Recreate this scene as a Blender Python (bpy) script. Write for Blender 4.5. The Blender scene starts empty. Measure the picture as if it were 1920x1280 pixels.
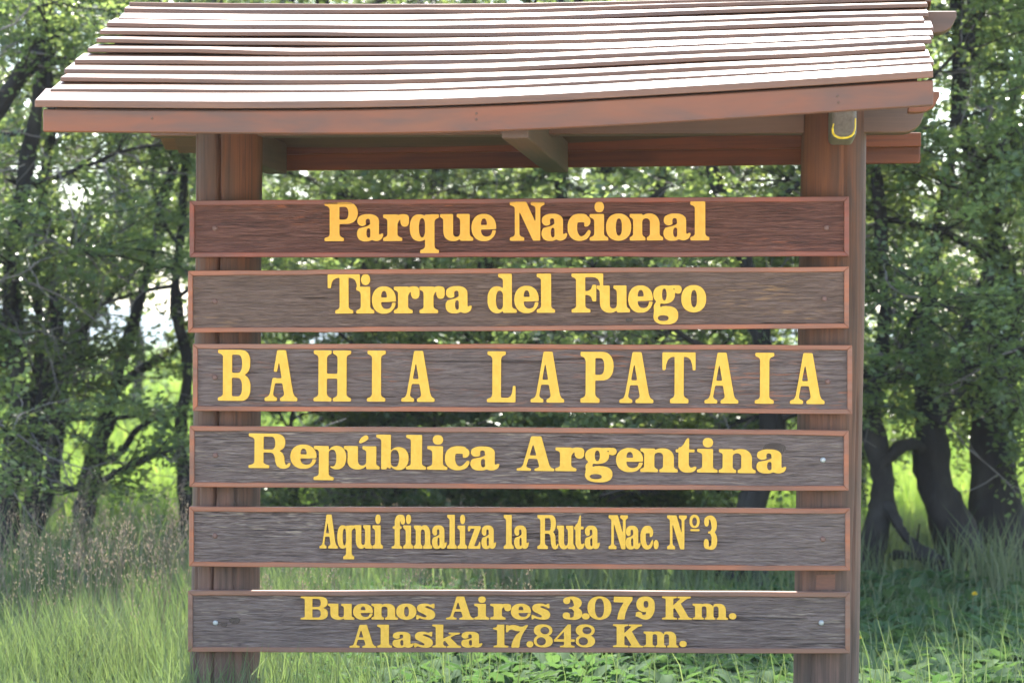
import bpy, bmesh, math, random
import numpy as np
from mathutils import Vector, Matrix
from mathutils.geometry import tessellate_polygon
R_ = math.radians
scene = bpy.context.scene
C = scene.collection
# ------------------------------------------------------------------ camera, sky, sun, exposure
FPX = 4500.0                       # focal length in photo pixels (photo is 1920 wide)
CAMH = 1.5                         # eye height
cam = bpy.data.cameras.new('camera'); cam_o = bpy.data.objects.new('camera', cam); C.objects.link(cam_o)
cam.sensor_width = 36.0; cam.lens = 36.0*FPX/1920; cam.clip_start = .1; cam.clip_end = 6000
cam_o.location = (0, 0, CAMH); cam_o.rotation_euler = (R_(90), 0, 0)
cam.dof.use_dof = True; cam.dof.focus_distance = 9.05; cam.dof.aperture_fstop = 3.2
scene.camera = cam_o
SUN_EL, SUN_AZ = R_(54.5), R_(5)   # sun high behind the sign
w = bpy.data.worlds.new('World'); scene.world = w; w.use_nodes = True
nt = w.node_tree; bg = nt.nodes['Background']
sky = nt.nodes.new('ShaderNodeTexSky'); sky.sky_type = 'NISHITA'; sky.sun_disc = False
sky.sun_elevation = SUN_EL; sky.sun_rotation = SUN_AZ; sky.air_density = 1.0; sky.dust_density = 1.2; sky.ozone_density = 1.0
nt.links.new(sky.outputs[0], bg.inputs[0]); bg.inputs[1].default_value = .15
sl = bpy.data.lights.new('sun', 'SUN'); sl.energy = 3.8; sl.angle = R_(.53); sl.color = (1, .95, .87)
so = bpy.data.objects.new('sun', sl); C.objects.link(so)
so.rotation_euler = Vector((math.sin(SUN_AZ)*math.cos(SUN_EL), math.cos(SUN_AZ)*math.cos(SUN_EL), math.sin(SUN_EL))).to_track_quat('Z', 'Y').to_euler()
so.location = (3, 10, 14)
vs = scene.view_settings; vs.view_transform = 'Standard'; vs.look = 'None'; vs.gamma = 1; vs.exposure = 2.45; vs.use_curve_mapping = False
scene.cycles.max_bounces = 8; scene.cycles.transparent_max_bounces = 8
scene.cycles.use_denoising = True
# ------------------------------------------------------------------ helpers
def tag(o, label=None, cat=None, group=None, kind=None):
    for k, v in (('label', label), ('category', cat), ('group', group), ('kind', kind)):
        if v: o[k] = v
    return o
def link(name, me, mat, parent=None, loc=None):
    o = bpy.data.objects.new(name, me); C.objects.link(o)
    if mat is not None and not me.materials: me.materials.append(mat)
    if parent: o.parent = parent
    if loc is not None: o.location = loc
    return o
def empty(name, loc, rz=0):
    o = bpy.data.objects.new(name, None); C.objects.link(o); o.location = loc; o.rotation_euler = (0, 0, rz); o.empty_display_size = .2
    return o
def mesh(name, V, F, smooth=False):
    me = bpy.data.meshes.new(name); me.from_pydata([tuple(v) for v in V], [], F); me.update()
    if smooth: me.polygons.foreach_set('use_smooth', [True]*len(me.polygons))
    return me
def np_mesh(name, V, faces_list, smooth=False):
    # faces_list: list of (n,k) int arrays
    me = bpy.data.meshes.new(name); V = np.asarray(V, np.float32)
    me.vertices.add(len(V)); me.vertices.foreach_set('co', V.ravel())
    idx = np.concatenate([f.ravel() for f in faces_list]).astype(np.int32)
    tot = np.concatenate([np.full(len(f), f.shape[1]) for f in faces_list]).astype(np.int32)
    me.loops.add(len(idx)); me.loops.foreach_set('vertex_index', idx)
    me.polygons.add(len(tot)); me.polygons.foreach_set('loop_start', np.concatenate([[0], np.cumsum(tot)[:-1]]).astype(np.int32))
    try: me.polygons.foreach_set('loop_total', tot)
    except Exception: pass
    if smooth: me.polygons.foreach_set('use_smooth', np.ones(len(tot), bool))
    me.update(calc_edges=True); me.validate()
    return me
def smoothstep(a, b, x): t = np.clip((x-a)/(b-a), 0, 1); return t*t*(3-2*t)
def ground_h(x, y):
    x = np.asarray(x, float); y = np.asarray(y, float)
    h = .04*np.sin(x*1.3+y*.7)+.03*np.sin(x*2.9-y*1.7+1)+.05*np.sin(y*.45+x*.2)
    h = h*smoothstep(5, 9, y)*(1-smoothstep(200, 400, y)) + .9*smoothstep(24, 90, y)
    return h-.03
def world_at(px, py, dist): return Vector(((px-960)/FPX*dist, dist, CAMH+(640-py)/FPX*dist))
# ------------------------------------------------------------------ materials
class NT:
    def __init__(s, name):
        s.m = bpy.data.materials.new(name); s.m.use_nodes = True; s.t = s.m.node_tree; s.b = s.t.nodes['Principled BSDF']; s.out = s.t.nodes['Material Output']
    def n(s, typ, **kw):
        nd = s.t.nodes.new(typ)
        for k, v in kw.items():
            if k.startswith('i_'): nd.inputs[int(k[2:]) if k[2:].isdigit() else k[2:].replace('_', ' ')].default_value = v
            else: setattr(nd, k, v)
        return nd
    def l(s, a, b): s.t.links.new(a, b)
    def coord(s, scale, kind='Object', rnd=True):
        tc = s.n('ShaderNodeTexCoord'); mp = s.n('ShaderNodeMapping'); mp.inputs['Scale'].default_value = scale
        s.l(tc.outputs[kind], mp.inputs['Vector'])
        if rnd:
            oi = s.n('ShaderNodeObjectInfo'); sc = s.n('ShaderNodeVectorMath', operation='SCALE'); cx = s.n('ShaderNodeCombineXYZ')
            for i in range(3): s.l(oi.outputs['Random'], cx.inputs[i])
            s.l(cx.outputs[0], sc.inputs[0]); sc.inputs['Scale'].default_value = 37.0
            ad = s.n('ShaderNodeVectorMath', operation='ADD'); s.l(mp.outputs[0], ad.inputs[0]); s.l(sc.outputs[0], ad.inputs[1]); return ad.outputs[0]
        return mp.outputs[0]
    def noise(s, vec, scale, detail=4, rough=.6, dist=0):
        nd = s.n('ShaderNodeTexNoise'); nd.inputs['Scale'].default_value = scale; nd.inputs['Detail'].default_value = detail
        nd.inputs['Roughness'].default_value = rough; nd.inputs['Distortion'].default_value = dist; s.l(vec, nd.inputs['Vector']); return nd.outputs['Fac']
    def ramp(s, fac, stops):
        r = s.n('ShaderNodeValToRGB'); e = r.color_ramp.elements
        while len(e) < len(stops): e.new(.5)
        for el, (p, c) in zip(e, stops): el.position = p; el.color = (*c, 1) if len(c) == 3 else c
        s.l(fac, r.inputs[0]); return r.outputs[0]
    def mix(s, fac, a, b, mode='MIX'):
        m = s.n('ShaderNodeMix', data_type='RGBA', blend_type=mode)
        for sock, v in ((m.inputs['Factor'], fac), (m.inputs[6], a), (m.inputs[7], b)):
            if isinstance(v, (int, float)): sock.default_value = v
            elif isinstance(v, tuple): sock.default_value = (*v, 1)
            else: s.l(v, sock)
        return m.outputs[2]
    def bump(s, fac, strength, dist):
        b = s.n('ShaderNodeBump'); b.inputs['Strength'].default_value = strength; b.inputs['Distance'].default_value = dist; s.l(fac, b.inputs['Height']); s.l(b.outputs[0], s.b.inputs['Normal'])
    def fin(s, col=None, rough=.6, spec=.5):
        if col is not None:
            if isinstance(col, tuple): s.b.inputs['Base Color'].default_value = (*col, 1)
            else: s.l(col, s.b.inputs['Base Color'])
        if isinstance(rough, (int, float)): s.b.inputs['Roughness'].default_value = rough
        else: s.l(rough, s.b.inputs['Roughness'])
        s.b.inputs['Specular IOR Level'].default_value = spec; return s.m
def g3(v): return (v, v, v)
def board_field(name, dark, mid, light, worn):
    # sandblasted plank: raised hard grain, sunken soft grain
    s = NT(name); v = s.coord((3.4, 3.4, 54)); n1 = s.noise(v, 1.5, 4, .62, 1.7)
    v2 = s.coord((13, 13, 175)); n2 = s.noise(v2, 1.3, 3, .6, .8)
    h = s.n('ShaderNodeMath', operation='MULTIPLY_ADD'); s.l(n2, h.inputs[0]); h.inputs[1].default_value = .55; s.l(n1, h.inputs[2])
    col = s.ramp(h.outputs[0], [(.56, dark), (.74, mid), (.98, light)])
    v3 = s.coord((1.1, 1, 5)); nw = s.noise(v3, 1.7, 4, .6); w1 = s.ramp(nw, [(.46, g3(0)), (.66, g3(1))])
    v4 = s.coord((14, 14, 150)); w2 = s.ramp(s.noise(v4, 1.0, 2, .5), [(.56, g3(0)), (.66, g3(1))])
    ww = s.n('ShaderNodeMath', operation='MULTIPLY'); s.l(w1, ww.inputs[0]); s.l(w2, ww.inputs[1])
    col = s.mix(ww.outputs[0], col, worn)
    # broad uneven fading of the stain
    col = s.mix(s.ramp(s.noise(s.coord((.9, 1, 3.5)), 1.3, 3, .6), [(.35, g3(0)), (.7, g3(.55))]), col, tuple(.5*(p+q) for p, q in zip(mid, light)))
    # long checks where the grain has opened
    ck = s.ramp(s.noise(s.coord((1.5, 1.5, 40)), 1.2, 3, .5, .9), [(.675, g3(0)), (.72, g3(1))])
    ckf = s.n('ShaderNodeMath', operation='MULTIPLY'); s.l(ck, ckf.inputs[0]); ckf.inputs[1].default_value = .6; col = s.mix(ckf.outputs[0], col, dark)
    hh = s.n('ShaderNodeMath', operation='SUBTRACT'); s.l(h.outputs[0], hh.inputs[0]); s.l(ck, hh.inputs[1])
    s.bump(hh.outputs[0], 1.0, .012)
    return s.fin(col, .5, .5)
def stained(name, a, b, c, axis='x', rough=.5, spec=.5, bump=.3, streak=40):
    # stained, weathered timber; grain runs along the given local axis
    s = NT(name); sc = {'x': (1.2, streak, streak), 'y': (streak, 1.2, streak), 'z': (streak, streak, 1.2)}[axis]
    v = s.coord(sc); n1 = s.noise(v, 1.0, 5, .65, .8)
    lo = {'x': (1.3, 6, 6), 'y': (6, 1.3, 6), 'z': (6, 6, 1.3)}[axis]
    n2 = s.noise(s.coord(lo), 1.6, 4, .6, .4)
    col = s.mix(s.ramp(n2, [(.38, g3(0)), (.62, g3(1))]), a, b)
    col = s.mix(s.ramp(n1, [(.42, g3(0)), (.75, g3(.8))]), col, c)
    s.bump(n1, bump, .004)
    return s.fin(col, rough, spec)
M = {}
M['field_red'] = board_field('field_red', (.024, .008, .004), (.105, .034, .020), (.200, .080, .052), (.33, .095, .038))
M['field_brown'] = board_field('field_brown', (.032, .016, .010), (.130, .072, .048), (.225, .140, .104), (.36, .19, .08))
M['field_grey'] = board_field('field_grey', (.034, .019, .014), (.142, .090, .072), (.240, .172, .144), (.42, .14, .06))
M['field_pale'] = board_field('field_pale', (.032, .018, .013), (.142, .090, .072), (.250, .182, .150), (.46, .35, .25))
M['border'] = stained('border', (.36, .105, .038), (.185, .072, .038), (.27, .125, .075), 'x', .55)
M['border_red'] = stained('border_red', (.25, .055, .022), (.13, .038, .020), (.17, .070, .045), 'x', .55)
M['border_dull'] = stained('border_dull', (.23, .095, .050), (.14, .068, .042), (.22, .13, .09), 'x', .6)
M['post'] = stained('post', (.155, .054, .019), (.088, .042, .022), (.034, .018, .011), 'z', .7, .25, bump=1.0, streak=52)
# rain has greyed the lower part of the posts, under the roof the stain has kept its colour
_t = M['post'].node_tree; _b = _t.nodes['Principled BSDF']; _src = _b.inputs['Base Color'].links[0].from_socket
_tc = _t.nodes.new('ShaderNodeTexCoord'); _sx = _t.nodes.new('ShaderNodeSeparateXYZ'); _t.links.new(_tc.outputs['Object'], _sx.inputs[0])
_mr = _t.nodes.new('ShaderNodeMapRange'); _mr.inputs[1].default_value = .75; _mr.inputs[2].default_value = -.9; _mr.inputs[4].default_value = .62; _t.links.new(_sx.outputs[2], _mr.inputs[0])
_mx = _t.nodes.new('ShaderNodeMix'); _mx.data_type = 'RGBA'; _mx.blend_type = 'MIX'; _t.links.new(_mr.outputs[0], _mx.inputs[0]); _t.links.new(_src, _mx.inputs[6])
_hs = _t.nodes.new('ShaderNodeHueSaturation'); _hs.inputs['Saturation'].default_value = .45; _hs.inputs['Value'].default_value = 1.15; _t.links.new(_src, _hs.inputs['Color']); _t.links.new(_hs.outputs[0], _mx.inputs[7]); _t.links.new(_mx.outputs[2], _b.inputs['Base Color'])
M['fascia'] = stained('fascia', (.205, .068, .030), (.118, .060, .039), (.22, .080, .034), 'x', .55, .35, streak=9)
M['beam'] = stained('beam', (.12, .058, .030), (.085, .048, .028), (.16, .078, .042), 'x', .55)
M['rear_beam'] = stained('rear_beam', (.21, .056, .016), (.14, .042, .015), (.058, .022, .012), 'x', .6, .3)
M['tie'] = stained('tie', (.10, .052, .030), (.08, .048, .030), (.13, .070, .042), 'y', .6)
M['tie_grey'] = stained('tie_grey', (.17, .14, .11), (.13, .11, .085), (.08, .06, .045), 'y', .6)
M['plank'] = stained('plank', (.165, .066, .027), (.105, .047, .024), (.20, .090, .042), 'x', .45, .5, .3)
s = NT('knot'); wv = s.n('ShaderNodeTexWave', wave_type='RINGS', rings_direction='Y'); wv.inputs['Scale'].default_value = 55; wv.inputs['Distortion'].default_value = 3; wv.inputs['Detail'].default_value = 3
s.l(s.coord((1, 1, 1.4), rnd=False), wv.inputs['Vector']); s.bump(wv.outputs['Fac'], .5, .004); M['knot'] = s.fin(s.mix(wv.outputs['Fac'], (.022, .014, .010), (.11, .068, .045)), .6)
s = NT('letter_paint'); n = s.noise(s.coord((2, 2, 2)), 2.4, 5, .7); s.bump(s.noise(s.coord((4, 30, 1)), 1.5, 4, .6), .25, .003)
M['letter'] = s.fin(s.mix(s.ramp(n, [(.35, g3(0)), (.7, g3(1))]), (.72, .375, .034), (.82, .455, .055)), .55, .35)
s = NT('letter_paint_deep'); n = s.noise(s.coord((2, 2, 2)), 2.4, 5, .7); s.bump(s.noise(s.coord((4, 30, 1)), 1.5, 4, .6), .25, .003)
M['letter_deep'] = s.fin(s.mix(s.ramp(n, [(.35, g3(0)), (.7, g3(1))]), (.70, .33, .030), (.78, .38, .045)), .55, .35)
s = NT('rusty_bolt'); M['bolt'] = s.fin(s.mix(s.noise(s.coord((90, 90, 90)), 1, 3), (.10, .045, .030), (.20, .10, .075)), .6)
s = NT('zinc_bolt'); M['zinc'] = s.fin((.38, .37, .35), .5); s.b.inputs['Metallic'].default_value = .6
s = NT('yellow_strap'); M['strap'] = s.fin((.72, .52, .04), .5)
s = NT('bare_wood'); M['bare'] = s.fin(s.mix(s.noise(s.coord((30, 30, 120)), 1, 3), (.21, .078, .04), (.09, .042, .025)), .7)
# bark, twigs
def bark(name, a, b, c):
    s = NT(name); v = s.coord((14, 14, 5)); n1 = s.noise(v, 1.6, 6, .7, .5); n2 = s.noise(s.coord((3, 3, 2)), 1.0, 3, .6)
    col = s.mix(n1, a, b); col = s.mix(s.ramp(n2, [(.5, g3(0)), (.72, g3(.7))]), col, c); s.bump(n1, .8, .02); return s.fin(col, .85, .25)
M['bark'] = bark('bark', (.012, .010, .009), (.036, .030, .026), (.070, .064, .056))
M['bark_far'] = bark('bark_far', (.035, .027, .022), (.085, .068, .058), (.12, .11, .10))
s = NT('dead_twig'); M['twig'] = s.fin(s.mix(s.noise(s.coord((6, 6, 6)), 1.5, 3), (.11, .090, .080), (.26, .225, .205)), .8, .25)
def leafy(name, stops, trans, fac=.42, rough=.38, spec=.5, kind=None):
    s = NT(name); ge = s.n('ShaderNodeNewGeometry')
    col = s.ramp(ge.outputs['Random Per Island'], stops)
    n = s.noise(s.coord((1, 1, 1), rnd=False), .9, 3, .6)
    col = s.mix(s.ramp(n, [(.35, g3(0)), (.7, g3(.55))]), col, stops[-1][1])
    s.fin(col, rough, spec)
    tr = s.n('ShaderNodeBsdfTranslucent'); tcol = s.mix(ge.outputs['Random Per Island'], trans[0], trans[1]); s.l(tcol, tr.inputs[0])
    mx = s.n('ShaderNodeMixShader'); mx.inputs[0].default_value = fac; s.l(s.b.outputs[0], mx.inputs[1]); s.l(tr.outputs[0], mx.inputs[2]); s.l(mx.outputs[0], s.out.inputs['Surface'])
    return s.m
M['leaf'] = leafy('beech_leaf', [(0, (.042, .072, .036)), (.55, (.064, .100, .046)), (.9, (.090, .130, .052)), (1, (.14, .165, .055))], ((.19, .28, .08), (.38, .46, .11)), .5, .30)
M['leaf_light'] = leafy('beech_leaf_light', [(0, (.052, .082, .036)), (.55, (.078, .115, .044)), (1, (.125, .155, .05))], ((.20, .29, .07), (.38, .44, .10)), .5, .32)
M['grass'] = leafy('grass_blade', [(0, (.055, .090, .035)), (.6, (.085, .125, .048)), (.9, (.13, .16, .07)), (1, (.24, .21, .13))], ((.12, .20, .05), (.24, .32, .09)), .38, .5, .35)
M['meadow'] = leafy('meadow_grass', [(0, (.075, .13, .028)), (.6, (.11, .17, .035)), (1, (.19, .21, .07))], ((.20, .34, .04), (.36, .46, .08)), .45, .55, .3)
M['weed'] = leafy('weed_leaf', [(0, (.036, .076, .032)), (.6, (.055, .106, .042)), (1, (.085, .138, .052))], ((.09, .19, .05), (.16, .28, .07)), .34, .8, .15)
M['seed'] = leafy('seed_head', [(0, (.20, .13, .10)), (.6, (.26, .18, .14)), (1, (.34, .27, .18))], ((.25, .18, .12), (.35, .28, .18)), .3, .7, .2)
s = NT('meadow_soil'); n = s.noise(s.coord((1, 1, 1), rnd=False), .8, 5, .6); n2 = s.noise(s.coord((1, 1, 1), rnd=False), 9, 4, .7)
M['ground'] = s.fin(s.mix(n2, s.mix(n, (.050, .085, .022), (.085, .12, .030)), (.11, .15, .04)), .95, .1)
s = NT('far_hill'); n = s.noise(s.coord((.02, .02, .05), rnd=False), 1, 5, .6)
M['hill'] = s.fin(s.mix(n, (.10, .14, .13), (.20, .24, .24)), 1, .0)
# ------------------------------------------------------------------ ground and far hills
ys = np.concatenate([np.linspace(-30, 4, 12), np.linspace(5, 40, 71), np.linspace(44, 120, 24), np.geomspace(140, 3000, 14)])
xf = np.linspace(-1, 1, 81); V = []
for y in ys:
    half = max(40, abs(y)*.9); xs = np.sign(xf)*np.abs(xf)**1.8*half; V.append(np.column_stack([xs, np.full(81, y), ground_h(xs, np.full(81, y))]))
V = np.concatenate(V); i = np.arange(len(ys)-1)[:, None]*81+np.arange(80)[None]; F = np.stack([i, i+1, i+82, i+81], -1).reshape(-1, 4)
tag(link('ground', np_mesh('ground', V, [F], True), M['ground']), kind='structure')
s = NT('gravel'); n = s.noise(s.coord((1, 1, 1), rnd=False), 40, 5, .7); n2 = s.noise(s.coord((1, 1, 1), rnd=False), 1.2, 3, .6)
s.bump(n, .6, .01); M['gravel'] = s.fin(s.mix(n2, s.mix(n, (.24, .21, .18), (.46, .42, .37)), (.40, .36, .31)), .9, .2)
V = []; xs = np.linspace(-40, 40, 61); gy = np.concatenate([[-29.5], np.linspace(-20, 7.2, 30)])
for k, y in enumerate(gy): yy = np.full(61, y)+(.25*np.sin(xs*1.7)+.15*np.sin(xs*4.1) if k == len(gy)-1 else 0); V.append(np.column_stack([xs, yy, ground_h(xs, yy)+(.012 if k < len(gy)-1 else -.01)]))
V = np.concatenate(V); i = np.arange(len(gy)-1)[:, None]*61+np.arange(60)[None]; F = np.stack([i, i+1, i+62, i+61], -1).reshape(-1, 4)
tag(link('unseen_gravel_road', np_mesh('unseen_gravel_road', V, [F], True), M['gravel']), kind='structure')  # unseen road end, added so its pale gravel bounces light onto the sign
rng = np.random.default_rng(3); V = []; n = 90
for k in range(n):
    x = -700+1400*k/(n-1); h = 9+6*math.sin(k*.23)+4*math.sin(k*.61+1)+2*math.sin(k*1.7)
    V += [(x, 880, -2), (x, 900, h*.6), (x, 960, h), (x, 1100, h*.8)]
F = [[4*k+j, 4*k+4+j, 4*k+5+j, 4*k+1+j] for k in range(n-1) for j in range(3)]
tag(link('hills', mesh('hills', V, F, True), M['hill']), kind='structure')
# ---- lettering: every glyph is drawn from simple shapes on a grid, softened and traced to an outline ----
def _cr(pts, n=14):
    pts = np.array(pts, float); P = np.vstack([2*pts[0]-pts[1], pts, 2*pts[-1]-pts[-2]]); out = []
    for i in range(1, len(P)-2):
        for k in range(n):
            t = k/n; a, b, c, d = P[i-1], P[i], P[i+1], P[i+2]
            out.append(.5*((2*b)+(c-a)*t+(2*a-5*b+4*c-d)*t*t+(3*b-3*c+d-a)*t**3))
    out.append(pts[-1]); return np.array(out)
class Gl:
    def __init__(s, x0, x1, base, unit, step=2.5):
        s.x0, s.x1, s.base, s.unit = x0, x1, base, unit
        s.h = step*unit/370.
        s.gx = np.arange(x0-9*s.h, x1+9*s.h, s.h); s.gy = np.arange(base-1.12*unit, base+.42*unit, s.h)
        s.X, s.Y = np.meshgrid(s.gx, s.gy); s.M = np.zeros(s.X.shape, bool)
    def _set(s, m, add): s.M = (s.M | m) if add else (s.M & ~m); return s
    def E(s, cx, cy, rx, ry, add=True, n=2.2, clip=None):
        m = (abs(s.X-cx)/rx)**n+(abs(s.Y-cy)/ry)**n <= 1
        if clip: m &= (s.X >= clip[0]) & (s.Y >= clip[1]) & (s.X <= clip[2]) & (s.Y <= clip[3])
        return s._set(m, add)
    def R(s, x0, y0, x1, y1, add=True): return s._set((s.X >= x0) & (s.X <= x1) & (s.Y >= y0) & (s.Y <= y1), add)
    def P(s, pts, add=True):
        m = np.zeros(s.X.shape, bool); n = len(pts)
        for i in range(n):
            (ax, ay), (bx, by) = pts[i], pts[(i+1) % n]
            if ay == by: continue
            c = ((s.Y < ay) != (s.Y < by)); xi = ax+(s.Y-ay)*(bx-ax)/(by-ay); m ^= c & (s.X < xi)
        return s._set(m, add)
    def PS(s, pts, add=True): q = _cr(list(pts)+[pts[0]], 8); return s.P([tuple(p) for p in q[:-1]], add)
    def S(s, pts, add=True):
        m = np.zeros(s.X.shape, bool)
        for x, y, r in _cr(pts): m |= (s.X-x)**2+(s.Y-y)**2 <= max(r, .5)**2
        return s._set(m, add)
    # slab serif from a to b at the foot (d=-1 body above) or head (d=+1 body below); p..q is the stem it carries
    def F(s, a, b, y, p, q, d=-1, t=.1, k=.085):
        u = s.unit; t *= u; k *= u
        pts = [(a, y), (b, y)]
        if b > q: pts += [(b, y+d*t*.82), (q+(b-q)*.35, y+d*(t+.12*k)), (q+.06*(b-q), y+d*(t+.55*k)), (q-1, y+d*(t+k))]
        else: pts += [(q, y+d*(t+k))]
        if a < p: pts += [(p+1, y+d*(t+k)), (p-.06*(p-a), y+d*(t+.55*k)), (p-(p-a)*.35, y+d*(t+.12*k)), (a, y+d*t*.82)]
        else: pts += [(p, y+d*(t+k))]
        return s.P(pts)
    def trace(s, sig=1.9):
        f = s.M.astype(float); r = int(4*sig); k = np.exp(-.5*(np.arange(-r, r+1)/sig)**2); k /= k.sum()
        f = np.apply_along_axis(lambda v: np.convolve(v, k, 'same'), 0, f); f = np.apply_along_axis(lambda v: np.convolve(v, k, 'same'), 1, f)
        f -= .5; H, W = f.shape; segs = {}
        def pt(key):
            i, j, o = key
            if o == 0: t = f[i, j]/(f[i, j]-f[i, j+1]); return (s.gx[j]+t*s.h, s.gy[i])
            t = f[i, j]/(f[i, j]-f[i+1, j]); return (s.gx[j], s.gy[i]+t*s.h)
        T = {1:[(3,2)],2:[(2,1)],3:[(3,1)],4:[(1,0)],5:[(3,0),(1,2)],6:[(2,0)],7:[(3,0)],8:[(0,3)],9:[(0,2)],10:[(0,1),(2,3)],11:[(0,1)],12:[(1,3)],13:[(1,2)],14:[(2,3)]}
        b = f > 0; code = b[1:, :-1]*1+b[1:, 1:]*2+b[:-1, 1:]*4+b[:-1, :-1]*8
        for i, j in zip(*np.nonzero((code > 0) & (code < 15))):
            e = {0:(i, j, 0), 1:(i, j+1, 1), 2:(i+1, j, 0), 3:(i, j, 1)}
            for a_, c_ in T[int(code[i, j])]: segs[e[a_]] = e[c_]
        loops = []
        while segs:
            k0 = next(iter(segs)); loop = []; kk = k0
            while kk in segs: loop.append(pt(kk)); kk = segs.pop(kk)
            if len(loop) > 10: loops.append(np.array(loop))
        out = []
        for L in loops:
            L = _rdp(L, .14*s.h); out.append(np.column_stack([L[:, 0], (s.base-L[:, 1])/s.unit]))
        xs = np.concatenate([o[:, 0] for o in out]); a, c = xs.min(), xs.max()
        for o in out: o[:, 0] = (o[:, 0]-a)/(c-a)
        return out
def _rdp(L, eps):
    m = len(L)//2; keep = np.zeros(len(L)+1, bool); Q = np.vstack([L, L[:1]]); keep[[0, m, len(L)]] = True; st = [(0, m), (m, len(L))]
    while st:
        a, b = st.pop()
        if b-a < 2: continue
        d = Q[b]-Q[a]; n = math.hypot(*d) or 1e-9; v = Q[a+1:b]-Q[a]; e = abs(d[0]*v[:, 1]-d[1]*v[:, 0])/n
        k = int(e.argmax())
        if e[k] > eps: keep[a+1+k] = True; st += [(a, a+1+k), (a+1+k, b)]
    return Q[:-1][keep[:-1]]
def glyph(c):
    if c == 'P':
        g = Gl(42,358,415,368).R(90,47,183,415).F(42,225,415,90,183).F(42,183,47,90,183,1)
        return g.R(183,47,250,252).E(250,149.5,108,103).R(183,90,226,212,False).E(224,151,45,61,False,2.5,clip=(183,0,9999,9999))
    if c == 'a':
        g = Gl(350,598,415,368).E(455,240,103,80,n=2.5).R(340,240,472,340,False).E(452,246,28,42,False)
        g.E(398,223,45,49).E(432,346,83,72,n=2.3).P([(375,300),(420,275),(478,256),(478,320)])
        g.E(459,338,21,46,False).S([(345,292,7),(385,284,6),(440,270,5),(462,256,7)],False).E(452,232,22,30,False)
        return g.R(475,235,557,392).S([(520,368,44),(538,382,32),(567,378,22),(588,353,11)]).E(515,228,42,50)
    if c == 'r':
        g = Gl(598,843,415,368).R(640,163,733,415).F(598,778,415,640,733).F(598,735,163,640,735,1)
        return g.S([(715,240,22),(738,200,22),(770,186,24),(805,200,38)]).E(803,228,41,52)
    if c == 'q':
        g = Gl(850,1125,415,368).E(940,289,91,127,n=2.3).R(1000,150,1140,440,False).R(995,165,1085,520).E(967,290,31,92,False)
        return g.R(995,175,1085,520).F(948,1128,531,995,1085).P([(1000,178),(1030,165),(1127,162),(1127,197),(1098,208),(1084,232),(1000,220)])
    if c == 'u':
        g = Gl(1138,1450,415,368).E(1262,325,92,92).R(1170,160,1260,330).R(1260,150,1328,340,False).E(1294,335,34,42,False).F(1138,1260,160,1170,1260,1)
        return g.R(1328,160,1418,415).F(1297,1418,160,1328,1418,1).F(1330,1450,415,1330,1418)
    if c == 'e':
        g = Gl(1435,1668,415,368).E(1551,289,117,129).E(1552,264,29,62,False,clip=(0,0,9999,266)).E(1577,308,54,66,False,2.4,clip=(0,307,9999,9999))
        return g.R(1610,306,1690,315,False)
    if c == 'N':
        g = Gl(30,358,411,373).R(77,60,120,411).R(274,60,318,411).P([(72,38),(185,38),(285,262),(318,330),(318,411),(250,411),(118,125),(77,70)])
        return g.F(30,165,411,77,120).F(228,358,38,274,318,1).F(30,120,38,77,120,1)
    if c == 'c':
        g = Gl(578,795,411,373).E(690,283,112,130).E(722,283,55,92,False).R(722,240,820,322,False).R(765,150,820,330,False)
        return g.E(747,226,46,52).E(715,200,60,46,clip=(640,150,760,240)).E(722,283,55,70,False,clip=(0,235,735,330)).S([(700,393,18),(745,378,22),(768,350,20),(780,322,14)])
    if c in 'i1' and c == 'i': return Gl(785,962,411,373).R(828,157,922,411).F(785,922,157,828,922,1).F(785,962,411,828,922).E(877,88,45,52)
    if c == 'o': return Gl(942,1180,411,373).E(1061,282,119,130).E(1064,282,29,84,False)
    if c == 'n':
        g = Gl(1165,1482,411,373).E(1352,262,97,110,clip=(1285,0,9999,300)).R(1358,255,1448,411).R(1285,238,1358,411,False).E(1321,240,37,42,False)
        return g.R(1200,155,1285,411).F(1165,1286,155,1200,1286,1).F(1165,1315,411,1200,1285).F(1328,1482,411,1358,1448)
    if c == 'l': return Gl(1740,1920,410,373).R(1785,36,1882,410).F(1740,1882,36,1785,1882,1).F(1740,1920,410,1785,1882)
    if c == 'T':
        g = Gl(72,378,443,366).R(185,77,268,443).F(143,313,443,185,268).R(72,77,378,108)
        return g.P([(72,77),(72,205),(101,205),(106,165),(122,130),(150,112),(190,107),(190,77)]).P([(378,77),(378,205),(351,205),(346,165),(332,130),(304,112),(262,107),(262,77)])
    if c == 'd':
        g = Gl(1587,1863,440,372).E(1677,314,90,128).R(1745,100,1800,440,False).E(1703,318,36,90,False,2.4)
        return g.R(1735,68,1817,440).F(1690,1817,68,1735,1817,1).F(1737,1863,440,1737,1817)
    if c == 'F':
        g = Gl(615,915,436,374).R(660,62,745,436).F(615,792,436,660,745).F(615,745,62,660,745,1).R(660,62,915,96)
        g.P([(915,62),(915,188),(886,188),(880,145),(866,118),(840,101),(790,95),(790,62)])
        return g.P([(740,233),(775,228),(800,212),(815,170),(848,170),(848,330),(814,330),(803,290),(780,270),(740,264)])
    if c == 'g':
        g = Gl(1390,1660,435,373).E(1508,463,118,88,n=2.5).E(1420,376,50,22,False).S([(1445,335,18),(1425,372,28),(1430,405,34)]).E(1493,265,103,88)
        g.E(1495,265,22,58,False).S([(1545,205,24),(1590,192,15),(1620,195,15)]).E(1625,218,35,40).E(1484,490,52,28,False)
        return g.E(1378,447,18,12,False).P([(1470,362),(1600,345),(1640,380),(1580,374),(1500,372)],False).E(1586,214,9,7,False)
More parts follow.
